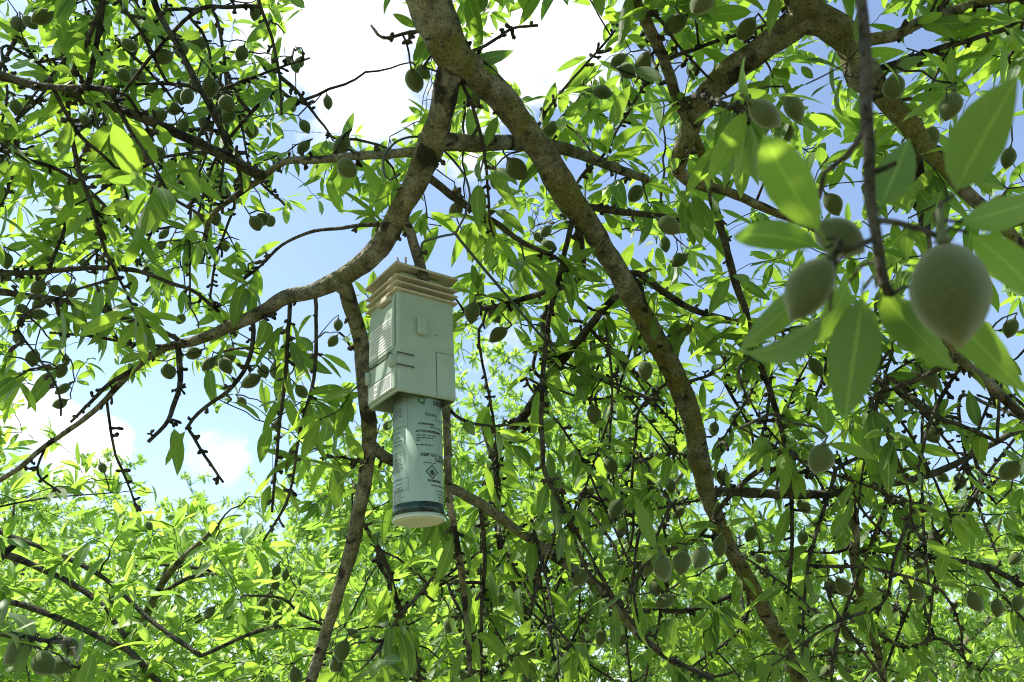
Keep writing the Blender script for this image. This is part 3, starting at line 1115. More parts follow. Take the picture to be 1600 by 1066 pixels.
def near_words(px, py):
    """words for the wood an almond grows on"""
    T = [((0, 150, 960, 1066), 'in the tight low bunch before the sunlit pale tree'),
         ((590, 770, 0, 170), 'close under the fork of the thick limb'),
         ((690, 880, 170, 345), 'between the wire hanger and the mossy limb'),
         ((690, 880, 345, 420), 'beside the straight rod right of the dispenser roof'),
         ((700, 800, 420, 560), 'in the short row beside the louvres'),
         ((1160, 1260, 130, 240), 'in the tight trio behind the blurred leaves'),
         ((250, 380, 540, 640), 'in the bunch hung on the thin left limb'),
         ((380, 480, 540, 700), 'between two twigs hanging from the left limb'),
         ((500, 540, 490, 540), 'beside the stem that drops behind the dispenser'),
         ((0, 150, 380, 500), 'on the branch tip above the left limb'),
         ((0, 150, 500, 650), 'on drooping twigs past the left limb tip'),
         ((440, 640, 640, 960), 'halfway down the stem behind the dispenser'),
         ((440, 640, 960, 1066), 'at the low end of the stem behind the dispenser'),
         ((985, 1140, 830, 960), 'in the crowded row under the mossy limb'),
         ((0, 110, 0, 100), 'in the trio above the dark level twig'),
         ((240, 400, 0, 110), 'above the big cluster in the shaded canopy'),
         ((240, 400, 110, 215), 'in the big cluster in the shaded canopy'),
         ((180, 245, 0, 160), 'past the tip of the dark level twig'),
         ((0, 180, 110, 300), 'below the dark level twig'),
         ((320, 480, 280, 400), 'near the slim branch against blue sky'),
         ((420, 520, 0, 240), 'against the white cloud by the limb fork'),
         ((200, 320, 215, 420), 'below the big cluster in the shaded canopy'),
         ((520, 640, 180, 300), 'on the slim branch above the dispenser roof'),
         ((200, 400, 420, 540), 'just above the thin left limb'),
         ((880, 960, 0, 260), 'at the white cloud beside the mossy limb'),
         ((960, 1060, 0, 150), 'around the thin branch between the mossy limbs'),
         ((1060, 1180, 0, 150), 'before the arching mossy limb'),
         ((960, 1110, 250, 440), 'on the side twigs under the arching mossy limb'),
         ((1290, 1600, 100, 340), 'along the mossy limb behind the blurred leaves'),
         ((960, 1110, 440, 640), 'close beside the middle of the long mossy limb'),
         ((1180, 1480, 560, 640), 'just under the blurred leaves'),
         ((1440, 1600, 480, 700), 'beside the branch crossing blue sky'),
         ((1180, 1350, 690, 800), 'touching the level side limb'),
         ((1380, 1600, 690, 800), 'along the thin end of the level side limb'),
         ((1400, 1480, 820, 940), 'in the bunch below the level side limb'),
         ((1500, 1600, 860, 960), 'against the low patch of blue sky'),
         ((1160, 1340, 800, 1066), 'beside the bare branch dropping from the level limb'),
         ((900, 1010, 640, 850), 'among twigs hanging beside the long mossy limb'),
         ((1010, 1160, 640, 830), 'tucked against the lower mossy limb'),
         ((690, 870, 900, 1066), 'on the twigs hanging below the can')]
    for (a, b, c, d), wd in T:
        if a <= px < b and c <= py < d:
            return wd, 'almonds ' + wd
    return 'among crossing twigs under the mossy limb', 'almonds among crossing twigs'


for s_ in ALM.split():
    px, py, L = (float(c) for c in s_.split(','))
    words, grp = near_words(px, py)
    Lm = 0.0385 * rng.uniform(0.93, 1.07)
    size = 'large' if L >= 38 else 'fuzzy' if L >= 27 else 'small'
    lab = {'large': 'large fuzzy grey-green almond ', 'fuzzy': 'fuzzy grey-green almond ', 'small': 'small pale green almond '}[size] + words
    dep = Lm * FPX / L
    if abs(px - 645) < 90 and 400 < py < 840 and dep < 1.25:
        dep = 1.3
    b_, a_ = almond(px, py, L, SK, lab, grp, TW, Lm, dep)
    # a few leaves grow from the same spur
    if lg.random() < 0.8:
        rosette(LV, b_ - a_ * 0.012 + np.array([0, 0, 0.004]), nrm(-a_ + np.array([0, 0, 0.3]) + lg.normal(0, 0.4, 3)), int(lg.integers(2, 6)), lg, **LEAFKW)

# ------------------------------------------------------------------ leaf clusters of the big tree
SKP = SK.P[:SK.n].copy()
spx, spy, spd = proj(SKP)
okn = (~np.isnan(spx)) & (spd > 0.75) & (spx > -300) & (spx < 1900) & (spy > -300) & (spy < 1250)
spx, spy, spd = spx[okn], spy[okn], spd[okn]


def sample_clusters(n, dback):
    out = []
    while len(out) < n:
        px = lg.uniform(-260, 1860, 400)
        py = lg.uniform(-320, 1180, 400)
        ok = lg.random(400) < keep_prob(px, py)
        for x, y in zip(px[ok], py[ok]):
            j = int(((spx - x) ** 2 + (spy - y) ** 2).argmin())
            off = math.hypot(spx[j] - x, spy[j] - y)
            d = spd[j] + lg.uniform(*dback)
            if d < 0.85:
                d = 0.85 + lg.random() * 0.2
            q = at(x, y, d)
            if q[2] < 0.9:
                continue
            out.append(q)
    return out[:n]


tg = sample_clusters(1020, (-0.10, 0.25)) + sample_clusters(1450, (0.25, 1.5))
# the crown goes on overhead, behind and beside the camera
for k in range(900):
    q = np.array([lg.uniform(-2.0, 1.9), lg.uniform(-2.2, 1.2), lg.uniform(2.0, 3.6)])
    px, py, dp = proj(q)
    if dp[0] > 0.1 and -200 < px[0] < 1800 and -260 < py[0] < 1200:
        continue
    if np.linalg.norm(q - CAM) < 0.9:
        continue
    tg.append(q)
for k in range(60):  # extra clusters out of view toward the sun, added to shade the close leaves
    q = np.array([0.17, 0.36, 1.86]) + SUN * lg.uniform(0.6, 1.3) + lg.normal(0, 0.13, 3)
    px, py, dp = proj(q)
    if not (-40 < px[0] < 1640 and -60 < py[0] < 1100):
        tg.append(q)
made = grow_twigs(SK, tg, TW, LV, lg, LEAFKW, cnt=(4, 8), reject=cluster_reject, shoot=0.38)
for k in range(14):
    rosette(LV, at(lg.uniform(-10, 150), lg.uniform(985, 1015), lg.uniform(0.97, 1.06)), lg.normal(0, 1, 3), int(lg.integers(2, 5)), lg, **LEAFKW)

# ------------------------------------------------------------------ short knobbly spurs along the traced wood
for (nm, P, rad) in TRACE:
    L = np.linalg.norm(np.diff(P, axis=0), axis=1).sum()
    for k in range(int(L / (0.018 if nm == 'branch' else 0.045))):
        i = int(lg.integers(1, len(P) - 1))
        t = nrm(P[i + 1] - P[i - 1])
        d = nrm(np.cross(t, lg.normal(0, 1, 3)) + 0.35 * t)
        ln = lg.uniform(0.003, 0.010) * (1 if lg.random() < 0.85 else 2.0)
        q0 = P[i] + d * rad[i] * 0.6
        q1 = P[i] + d * (rad[i] + ln * 0.5)
        q2 = q1 + nrm(d + lg.normal(0, 0.5, 3)) * ln * 0.6
        pp = np.array([q0, q1, q2, q2 + nrm(q2 - q1) * 0.003])
        if twig_reject(pp):
            continue
        sc_ = lg.uniform(0.75, 1.25)
        TW.tube(pp, np.array([0.0030, 0.0022, 0.0030, 0.0012]) * sc_, 5)
        for _ in range(int(lg.integers(0, 3))):           # buds in a knobbly clump
            e = nrm(d + lg.normal(0, 0.9, 3))
            TW.tube(np.array([q1, q1 + e * 0.004, q1 + e * 0.0065]), np.array([0.0016, 0.0023, 0.0010]) * sc_, 5)
        if lg.random() < 0.18:
            rosette(LV, q2, d, int(lg.integers(2, 6)), lg, **LEAFKW)

# ------------------------------------------------------------------ the close, out of focus twig
CT = B(0.40, 0.385, 15, 17, '1338,-90 1344,0 1352,60 1352,150 1358,230 1362,310 1370,370 1382,440 1391,462', 'branch', 'twig', attach='3d', knots=1.6)
B(0.39, 0.40, 10, 11, '1354,200 1338,225 1320,246', 'branch', 'twig', knots=1.5)
B(0.386, 0.37, 10, 10, '1370,338 1400,344 1446,356 1470,372', 'branch', 'twig', knots=1.5)
B(0.386, 0.38, 10, 9, '1374,376 1340,384 1306,394', 'branch', 'twig', knots=1.5)
B(0.386, 0.39, 10, 8, '1356,270 1385,262 1400,255', 'branch', 'twig', knots=1.0)
almond(1487, 458, 0, SK, 'biggest blurred green almond with a pale fuzzy rim on the close twig', 'almonds on the blurred twig', TW, Lm=0.0475, depth=0.36,
       axis=-UPV * 0.95 + RGT * 0.16, wide=1.02)
almond(1266, 452, 0, SK, 'blurred teardrop almond hanging beside the biggest blurred almond', 'almonds on the blurred twig', TW, Lm=0.034, depth=0.385,
       axis=-UPV * 0.80 - RGT * 0.45 + FWD * 0.1, wide=0.9)
almond(1312, 372, 0, SK, 'half hidden blurred almond tucked behind the close twig and its leaves', 'almonds on the blurred twig', TW, Lm=0.03, depth=0.44,
       axis=-UPV * 0.4 + RGT * 0.7, wide=1.0)
CLOSE = [  # base px, tip px, depth at base and tip, width px, facing tilt
    (1296, 384, 1150, 170, 0.385, 0.36, 74, 0.1), (1300, 392, 1108, 326, 0.385, 0.37, 52, -0.3), (1304, 478, 1130, 645, 0.38, 0.35, 58, 0.35), (1306, 420, 1152, 542, 0.40, 0.41, 46, -0.2),
    (1350, 440, 1322, 650, 0.39, 0.385, 80, 0.1), (1362, 440, 1468, 572, 0.39, 0.40, 62, -0.3), (1484, 318, 1578, 128, 0.37, 0.36, 92, 0.2), (1488, 350, 1640, 318, 0.375, 0.36, 60, -0.4),
    (1500, 356, 1650, 450, 0.38, 0.37, 62, 0.4), (1440, 450, 1592, 590, 0.40, 0.41, 60, 0.2), (1372, 335, 1418, 222, 0.40, 0.41, 60, 0.0), (1330, 430, 1290, 530, .40, .42, 40, .3),
    (1388, 450, 1420, 545, 0.395, 0.40, 52, -.2), (1168, 180, 1150, 290, .76, .76, 20, .1), (1172, 180, 1180, 300, .76, .75, 24, -.2)]
CLV = Leaves()
for (x0, y0, x1, y1, d0, d1, w, tilt) in CLOSE:
    a, b = at(x0, y0, d0), at(x1, y1, d1)
    view = nrm((a + b) / 2 - CAM)
    d = b - a
    side = nrm(np.cross(d, view))
    nn = nrm(view + side * tilt)
    nn = nn if nn[2] > 0 else -nn
    CLV.add(a, d, nn, np.linalg.norm(d) * 1.03, w * (d0 + d1) / 2 / FPX * 1.0)
    # stalk back to the twig
    j, dist = SK.near(a)
    if dist > 0.003:
        TW.tube(np.array([SK.P[j], (SK.P[j] + a) / 2 + np.array([0, 0, 0.003]), a + nrm(d) * 0.004]), [0.0012, 0.0009, 0.0008], 5)

# ------------------------------------------------------------------ thin out and bake the leaves
Aall = LV.arrays()
p, d, nn, xx, L, W = Aall
mid = p + d * (L * 0.55)[:, None]
tipp = p + d * L[:, None]
px, py, dep = proj(mid)
tx, ty, td = proj(tipp)
bx_, by_, bd_ = proj(p)
keep = np.ones(len(p), bool)
fin = ~np.isnan(px)
kp = np.where(fin, keep_prob(np.nan_to_num(px), np.nan_to_num(py)), 1)
inf = fin & (px > -50) & (px < 1650) & (py > -50) & (py < 1120)
keep &= ~(inf & (lg.random(len(p)) > np.clip(kp * 1.15, 0, 1)))
kt = np.where(fin, keep_prob(np.nan_to_num(tx), np.nan_to_num(ty)), 1)
keep &= ~(inf & (kt < 0.25) & (lg.random(len(p)) < 0.75))
for (x_, y_, z_) in ((px, py, dep), (tx, ty, td), (bx_, by_, bd_)):
    keep &= ~over_dispenser(np.nan_to_num(x_), np.nan_to_num(y_), np.nan_to_num(z_), 4)
bl = np.zeros(len(px), bool)
for (ax_, ay_, al_) in [tuple(float(c) for c in q.split(',')) for q in ALM.split()]:
    bl |= (np.hypot(np.nan_to_num(px) - ax_, np.nan_to_num(py) - ay_) < al_ * 0.75 + 8) & (dep < 0.0385 * FPX / al_ + 0.03)
keep &= ~(bl & inf & (lg.random(len(p)) < 0.82))
keep &= ~(inf & (px > 585) & (px < 750) & (py > 195) & (py < 410) & (dep < 1.17) & (lg.random(len(p)) < 0.75))
hide = near_limb_mask(np.nan_to_num(px), np.nan_to_num(py), np.nan_to_num(dep))
keep &= ~(hide & inf & (lg.random(len(p)) < 0.86))
keep &= ~(inf & (dep < 0.72))
keep &= ~((np.linalg.norm(mid - CAM, axis=1) < 0.6))
# a gap in the crown lets the sun reach the side of the dispenser
for (yy, zz, rr) in SUNGAPS:
    o_ = dloc(-DW / 2, yy, zz)
    rel = mid - o_
    al = rel @ SUN
    dist = np.linalg.norm(rel - al[:, None] * SUN, axis=1)
    keep &= ~((al > 0) & (dist < rr + 0.022))
idx = np.flatnonzero(keep)
sub = tuple(a[idx] for a in Aall)
subz = (sub[0],) + sub[1:]
big = pick_largest(sub, 300 - len(CLOSE))
rest = np.setdiff1d(np.arange(len(idx)), big)
bpy.context.view_layer.update()
leaf_objects(sub, big, LEAFM, tree)
leaf_objects(CLV.arrays(), range(len(CLOSE)), LEAFM, tree)
loc = (sub[0] - TO,) + sub[1:]
fo = bake_leaves(loc, rest, 'foliage', M['leaf'], tree, VARS, lg)
tag(fo, kind='stuff')
print('main tree: twigs', made, 'leaves', len(idx))
twv = [v - TO for v in TW.v]
TW.v = twv
tag(TW.build('twigs', M['twig'], tree), kind='stuff')

# ================================================================== the dispenser
disp = empty('dispenser')
mw = np.eye(4)
mw[:3, :3] = DR
mw[:3, 3] = DP
disp.matrix_world = Matrix(mw.tolist())
tag(disp, 'boxy white plastic spray dispenser with louvred roof hanging from the limb', 'dispenser')


def shell(b, w, d, z0, z1, t, r):
    """open-bottomed rounded box wall"""
    def ring(ww, dd, rr, z):
        o_ = []
        for (cx, cy, a0) in ((ww / 2 - rr, dd / 2 - rr, 0), (-ww / 2 + rr, dd / 2 - rr, 90), (-ww / 2 + rr, -dd / 2 + rr, 180), (ww / 2 - rr, -dd / 2 + rr, 270)):
            for k in range(5):
                a = R(a0 + 22.5 * k)
                o_.append((cx + rr * math.cos(a), cy + rr * math.sin(a), z))
        return o_
    rings = [ring(w, d, r, z1), ring(w, d, r, z0 + 0.001), ring(w - 0.0016, d - 0.0016, r, z0), ring(w - 2 * t, d - 2 * t, max(r - t, 0.001), z0), ring(w - 2 * t, d - 2 * t, max(r - t, 0.001), z0 + 0.03)]
    n_ = 20
    f = [tuple(range(n_))]
    for i in range(len(rings) - 1):
        for j in range(n_):
            f.append((i * n_ + j, (i + 1) * n_ + j, (i + 1) * n_ + (j + 1) % n_, i * n_ + (j + 1) % n_))
    b.add([q for rg in rings for q in rg], f)
    f2 = tuple(range((len(rings) - 1) * n_, len(rings) * n_))
    b.f.append(tuple(i + b.n - n_ * len(rings) for i in f2))


def part(name, mat, fn, parent=disp, smooth=False):
    b = MB()
    fn(b)
    o = b.build(name, M[mat], parent, smooth)
    return o


w2, d2 = DW / 2, DD / 2
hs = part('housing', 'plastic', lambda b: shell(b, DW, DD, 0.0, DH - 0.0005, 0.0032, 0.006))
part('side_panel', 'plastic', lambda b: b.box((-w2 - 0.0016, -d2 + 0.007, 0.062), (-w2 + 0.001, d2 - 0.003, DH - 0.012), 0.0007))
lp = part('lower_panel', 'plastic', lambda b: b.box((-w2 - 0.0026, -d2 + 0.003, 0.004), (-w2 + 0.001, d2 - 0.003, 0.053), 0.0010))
part('hinge_tab', 'plastic', lambda b: b.tube([(-w2 - 0.004, -d2 + 0.008, 0.035), (-w2 - 0.004, -d2 + 0.008, 0.052)], 0.0045, 12), smooth=True)
part('hinge_tab', 'plastic', lambda b: b.tube([(-w2 - 0.004, d2 - 0.008, 0.033), (-w2 - 0.004, d2 - 0.008, 0.050)], 0.0045, 12), smooth=True)
part('latch_slot', 'recess_shade', lambda b: b.box((-w2 - 0.0019, -d2 + 0.014, 0.056), (-w2 + 0.001, d2 - 0.008, 0.0582)))
part('latch_slot', 'recess_shade', lambda b: b.box((-w2 - 0.0021, -d2 + 0.018, 0.0595), (-w2 + 0.001, -d2 + 0.028, 0.0612)))
part('panel_seam_shade', 'recess_shade', lambda b: b.box((-w2 - 0.0004, -d2 + 0.0054, 0.064), (-w2 + 0.001, -d2 + 0.0066, DH - 0.004)))  # dark strip stands for the shadow in the panel gap
pl_ = part('paper_label', 'paper', lambda b: b.box((-w2 - 0.0021, -d2 + 0.012, 0.068), (-w2 - 0.0014, d2 - 0.006, 0.112)))


def lines(b, x, y0, y1, z0, z1, nl, gen, h=0.0007):
    for k in range(nl):
        z = z1 - (z1 - z0) * (k + 0.5) / nl
        y = y0
        end = y1 - (y1 - y0) * gen.uniform(0, 0.35) * (k % 3 == 2)
        while y < end - 0.002:
            ln = gen.uniform(0.003, 0.009)
            b.box((x - 0.0003, y, z - h), (x, min(y + ln, end), z + h))
            y += ln + 0.0012


tg_ = np.random.default_rng(3)
part('printed_lines', 'ink_faint', lambda b: lines(b, -w2 - 0.0021, -d2 + 0.015, d2 - 0.009, 0.070, 0.110, 9, tg_), pl_)
lo_ = part('paper_label', 'paper', lambda b: b.box((-w2 - 0.0031, -d2 + 0.011, 0.006), (-w2 - 0.0024, d2 - 0.008, 0.0295)))
part('printed_lines', 'ink_faint', lambda b: lines(b, -w2 - 0.0031, -d2 + 0.014, d2 - 0.024, 0.008, 0.026, 7, tg_, 0.0005), lo_)
part('printed_border', 'ink', lambda b: b.box((-w2 - 0.0034, -d2 + 0.011, 0.0285), (-w2 - 0.0031, d2 - 0.008, 0.0294)), lo_)
# front face
part('button', 'plastic', lambda b: b.box((-w2 + 0.029, -d2 - 0.0075, 0.086), (-w2 + 0.044, -d2 + 0.001, 0.112), 0.0016), smooth=False)
part('screw_hole', 'recess_shade', lambda b: b.tube([(-w2 + 0.061, -d2 - 0.0004, 0.092), (-w2 + 0.061, -d2 + 0.001, 0.092)], 0.0013, 10))
for z in (0.0365, 0.0535):
    part('vent_slot', 'recess_shade', lambda b, z=z: b.box((-w2 - 0.0004, -d2 - 0.0004, z - 0.0016), (-w2 + 0.0255, -d2 + 0.0012, z + 0.0016)))  # dark bar on the face stands for the shaded slot opening
    part('slot_lip', 'plastic', lambda b, z=z: b.box((-w2 - 0.0003, -d2 - 0.0014, z - 0.0026), (-w2 + 0.0255, -d2 + 0.0008, z - 0.0017)))
part('cover_panel', 'plastic', lambda b: b.box((-w2 + 0.0602, -d2 - 0.0011, 0.002), (w2 - 0.0025, -d2 + 0.001, 0.066), 0.0005))
part('panel_seam_shade', 'recess_shade', lambda b: b.box((-w2 + 0.0592, -d2 - 0.0003, 0.001), (-w2 + 0.0601, -d2 + 0.001, 0.0668)))  # painted gap shadow along the cover panel, as a thin dark strip
part('panel_seam_shade', 'recess_shade', lambda b: b.box((-w2 + 0.0602, -d2 - 0.0003, 0.0661), (w2 - 0.003, -d2 + 0.001, 0.0668)))
# louvres and roof
for z in (0.1490, 0.1595, 0.1698):
    part('louvre', 'plastic_tan', lambda b, z=z: b.box((-w2 - 0.005, -d2 - 0.005, z - 0.0013), (w2 + 0.005, d2 + 0.005, z + 0.0013), 0.0008))
part('louvre_core', 'plastic', lambda b: b.box((-w2 + 0.012, -d2 + 0.012, DH), (w2 - 0.012, d2 - 0.012, DTOP - 0.003), 0.002))
part('louvre_clip', 'plastic_tan', lambda b: b.box((-w2 - 0.0075, -d2 + 0.018, 0.139), (-w2 + 0.002, -d2 + 0.048, 0.1476), 0.0008))
part('louvre_clip', 'recess_shade', lambda b: b.box((-w2 - 0.0012, -d2 + 0.014, 0.1335), (-w2 + 0.001, -d2 + 0.040, 0.1370)))  # dark strip drawn as the recess below the clip


def roof(b):
    t = 0.0042
    a, c = w2 + 0.0055, d2 + 0.0055
    rings = []
    for (s_, z) in ((1.0, DTOP - 0.0048), (1.0, DTOP - 0.0012), (0.94, DTOP), (0.60, DTOP + 0.006)):
        rings.append([(-a * s_, -c * s_, z), (a * s_, -c * s_, z), (a * s_, c * s_, z), (-a * s_, c * s_, z)])
    rings.insert(0, [(x * 0.92, y * 0.92, DTOP - 0.0012) for (x, y, z) in rings[0]])
    v = [q for r_ in rings for q in r_]
    f = [(3, 2, 1, 0), tuple(range(16, 20))]
    for i in range(4):
        for j in range(4):
            f.append((i * 4 + j, i * 4 + (j + 1) % 4, i * 4 + 4 + (j + 1) % 4, i * 4 + 4 + j))
    b.add(v, f)


part('roof_plate', 'plastic_tan', roof)
part('mount_post', 'plastic_tan', lambda b: b.tube([(-0.028, -d2 + 0.008, DTOP - 0.002), (-0.028, -d2 + 0.008, DTOP + 0.0175)], 0.0016, 8))
part('mount_fin', 'plastic_tan', lambda b: b.add([(-w2, -d2 + 0.001, DTOP - 0.001), (-w2 + 0.006, -d2 + 0.001, DTOP - 0.001), (-w2 + 0.001, -d2 + 0.001, DTOP + 0.011),
                                              (-w2, -d2 + 0.003, DTOP - 0.001), (-w2 + 0.006, -d2 + 0.003, DTOP - 0.001), (-w2 + 0.001, -d2 + 0.003, DTOP + 0.011)],
                                             [(0, 1, 2), (5, 4, 3), (0, 3, 4, 1), (1, 4, 5, 2), (2, 5, 3, 0)]))
part('mount_loop', 'wire', lambda b: b.tube([(0.012 * math.cos(a), 0.0, DTOP + 0.002 + 0.016 * math.sin(a)) for a in np.linspace(0, math.pi, 12)], 0.0013, 8), smooth=True)

# ------------------------------------------------------------------ the can
can = empty('aerosol_can')
mc = mw.copy()
mc[:3, 3] = dloc(CX, CY, -DCAN)
can.matrix_world = Matrix(mc.tolist())
tag(can, 'white aerosol can with black print and green band below the dispenser', 'can')
HC = DCAN + 0.029


def lathe(b, prof, sides=56):
    v = [(r_ * math.cos(2 * math.pi * j / sides), r_ * math.sin(2 * math.pi * j / sides), z) for (r_, z) in prof for j in range(sides)]
    f = [(i * sides + j, i * sides + (j + 1) % sides, (i + 1) * sides + (j + 1) % sides, (i + 1) * sides + j) for i in range(len(prof) - 1) for j in range(sides)]
    f.append(tuple(range(sides - 1, -1, -1)))
    f.append(tuple((len(prof) - 1) * sides + j for j in range(sides)))
    b.add(v, f)


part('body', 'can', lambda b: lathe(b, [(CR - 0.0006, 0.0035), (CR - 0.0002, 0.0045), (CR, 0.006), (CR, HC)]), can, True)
part('base_rim', 'can_base', lambda b: lathe(b, [(CR - 0.0035, 0.0005), (CR - 0.001, 0.0), (CR + 0.0008, 0.0008), (CR + 0.0009, 0.0026), (CR - 0.0003, 0.0040)]), can, True)
part('base_dome', 'can_base', lambda b: lathe(b, [(0.003, 0.0012), (0.012, 0.0008), (0.022, 0.0002), (CR - 0.005, -0.0012), (CR - 0.0035, -0.0008), (CR - 0.003, 0.001)]), can, True)
part('green_band', 'band', lambda b: lathe(b, [(CR - 0.0005, 0.0058), (CR + 0.0003, 0.006), (CR + 0.0003, 0.0195), (CR - 0.0005, 0.0197)]), can, True)

# direction of the camera around the can axis
cc = DR.T @ (CAM - dloc(CX, CY, -DCAN / 2))
PHI0 = math.atan2(cc[1], cc[0])


def wrap(b, V2, F2, phi, z, off=0.00035):
    """flat print (metres) wrapped on the can; phi = angle right of the side facing the viewer"""
    V2 = np.asarray(V2, float)
    a = PHI0 + (phi + V2[:, 0] / CR)
    r_ = CR + off
    b.add(np.stack([r_ * np.cos(a), r_ * np.sin(a), z + V2[:, 1]], 1), F2)


def text_geo(s_, size, bold=0.0):
    cu = bpy.data.curves.new('print', 'FONT')
    cu.body = s_
    cu.size = size
    cu.resolution_u = 2
    cu.offset = bold
    ob = bpy.data.objects.new('print', cu)
    COL.objects.link(ob)
    dg = bpy.context.evaluated_depsgraph_get()
    me = ob.evaluated_get(dg).to_mesh()
    V2 = np.array([v.co[:2] for v in me.vertices])
    F2 = [tuple(q.vertices) for q in me.polygons]
    ob.evaluated_get(dg).to_mesh_clear()
    bpy.data.objects.remove(ob)
    bpy.data.curves.remove(cu)
    return V2, F2


_zs = np.linspace(0.0, HC, 60)


def _canpt(phi, z):
    a = PHI0 + phi
    return dloc(CX + CR * math.cos(a), CY + CR * math.sin(a), z - DCAN)


_phs = np.linspace(-1.35, 1.35, 90)
_pxs = proj(np.array([_canpt(f_, 0.08) for f_ in _phs]))[0]


def ph(x):                                           # photo column -> angle round the can
    return float(np.interp(x, _pxs, _phs))


def zc(y, x=655):                                    # photo row -> height above the can's base
    yy = proj(np.array([_canpt(ph(x), z) for z in _zs]))[1]
    return float(np.interp(y, yy[::-1], _zs[::-1]))


def words(b, x, y, width_m, gen, h=0.0011, wl=(0.002, 0.006)):
    u = 0.0
    while u < width_m:
        ln = min(gen.uniform(*wl), width_m - u)
        nseg = 2
        V2, F2 = [], []
        for k in range(nseg + 1):
            V2 += [(u + ln * k / nseg, -h / 2), (u + ln * k / nseg, h / 2)]
        F2 = [(0, 2, 3, 1), (2, 4, 5, 3)]
        wrap(b, V2, F2, ph(x), zc(y, x))
        u += ln + 0.0011


def put_text(name, mat, s_, x, y, size, bold=0.0):
    b = MB()
    wrap(b, *text_geo(s_, size, bold), ph(x), zc(y, x))
    return b.build(name, M[mat], can, False)


put_text('logo', 'ink_green', 'Q', 653, 630, 0.0135, 0.0005)
put_text('logo_star', 'ink_green', '*', 665, 628, 0.010, 0.0003)
put_text('logo_text', 'ink', 'semios', 678, 633, 0.0135, 0.0002)
put_text('lettering', 'ink_grey', 'Semios', 665, 649, 0.0068, 0.0002)
put_text('lettering', 'ink_grey', 'Aerosol', 681, 658, 0.0050)
put_text('lettering', 'ink', 'A Pheromone', 654, 663, 0.0040, 0.0002)
put_text('lettering', 'ink', 'ACTIVE INGREDIENTS', 650, 675, 0.0040, 0.0002)
put_text('lettering', 'ink', 'KEEP OUT OF REACH OF CHILDREN', 657, 712, 0.0056, 0.00022)
put_text('lettering', 'ink', 'CAUTION', 679, 721, 0.0066, 0.0002)
put_text('lettering', 'ink', 'FLAMMABLE', 668, 752, 0.0040, 0.0002)
b = MB()
wg = np.random.default_rng(9)
for (x, y, wd, h) in ((672, 667, 0.03, 0.0012), (651, 680, 0.030, 0.0012), (651, 684, 0.024, 0.0012), (651, 688, 0.005, 0.0012), (651, 695, 0.022, 0.0014), (661, 722.5, 0.02, 0.0009), (673, 758, 0.03, 0.0014),
                      (680, 767, 0.03, 0.001), (681, 772, 0.03, 0.001), (683, 777, 0.03, 0.001), (684, 782, 0.03, 0.001), (653, 787, 0.05, 0.0010)):
    words(b, x, y, wd, wg, h)
for (y0, y1, n_) in ((624, 658, 11), (675, 682, 2), (690, 701, 3), (714, 722, 3), (724, 743, 8), (756, 762, 2), (768, 790, 8)):
    for k in range(n_):
        words(b, 612.5, y0 + (y1 - y0) * k / max(1, n_ - 1), 0.0255 * wg.uniform(0.75, 1.0), wg, 0.0009)
b.build('printed_lines', M['ink'], can, False)
b = MB()
for (ya, yb) in ((618, 664), (745, 764)):
    z0, z1 = zc(yb), zc(ya)
    a0 = ph(637.5)
    for (u0, u1, za, zb) in ((0, 0.0004, z0, z1), (-0.028, 0, z0, z0 + 0.0005), (-0.028, 0, z1, z1 + 0.0005)):
        k = 6
        V2, F2 = [], []
        for i in range(k + 1):
            V2 += [(u0 + (u1 - u0) * i / k, za), (u0 + (u1 - u0) * i / k, zb)]
        F2 = [(2 * i, 2 * i + 2, 2 * i + 3, 2 * i + 1) for i in range(k)]
        wrap(b, V2, F2, a0, 0.0)
b.build('printed_border', M['ink_grey'], can, False)
# flame pictogram in its diamond
b = MB()
ro, ri = 0.0098, 0.0078
for k in range(4):
    a0, a1 = math.pi / 2 * k, math.pi / 2 * (k + 1)
    wrap(b, [(ro * math.cos(a0), ro * math.sin(a0)), (ro * math.cos(a1), ro * math.sin(a1)), (ri * math.cos(a1), ri * math.sin(a1)), (ri * math.cos(a0), ri * math.sin(a0))],
         [(0, 1, 2, 3)], ph(675), zc(737.5, 675), 0.0004)
fl = [(-0.0028, -0.0036), (0.0028, -0.0036), (0.0038, -0.0012), (0.0026, 0.0006), (0.0022, 0.0024), (0.0008, 0.0010), (0.0004, 0.0044), (-0.0014, 0.0018), (-0.0020, 0.0030), (-0.0034, 0.0006), (-0.0036, -0.0016)]
wrap(b, fl, [tuple(range(len(fl)))], ph(675), zc(737.5, 675), 0.0004)
wrap(b, [(-0.004, -0.0050), (0.004, -0.0050), (0.004, -0.0043), (-0.004, -0.0043)], [(0, 1, 2, 3)], ph(675), zc(737.5, 675), 0.0004)
b.build('flame_diamond', M['ink'], can, False)

# ------------------------------------------------------------------ wire hanger
wpts = [tuple(dloc(0.004, 0.0, DTOP + 0.006)), tuple(dloc(0.001, 0.0, DTOP + 0.016))]
for (x, y, dd_) in ((657, 396, 1.13), (660, 380, 1.12), (673, 374, 1.11), (696, 368, 1.10), (711, 365, 1.095), (716, 356, 1.09), (728, 333, 1.09), (734, 306, 1.095), (727, 277, 1.10), (711, 254, 1.115),
                    (693, 235, 1.125), (676, 222, 1.13), (653, 214, 1.125), (633, 216, 1.105), (615, 225, 1.08), (601, 243, 1.065), (599, 261, 1.06), (603, 277, 1.06), (610, 281, 1.06), (625, 272, 1.065)):
    wpts.append(tuple(at(x, y, dd_)))
P, _ = catmull(np.array(wpts), 0.006)
b = MB()
b.tube(P, 0.0017, 8)
wo_ = b.build('wire_hanger', M['wire'])
tag(wo_, 'bent grey wire hanger hooked over the limb above the dispenser', 'wire')
b = MB()
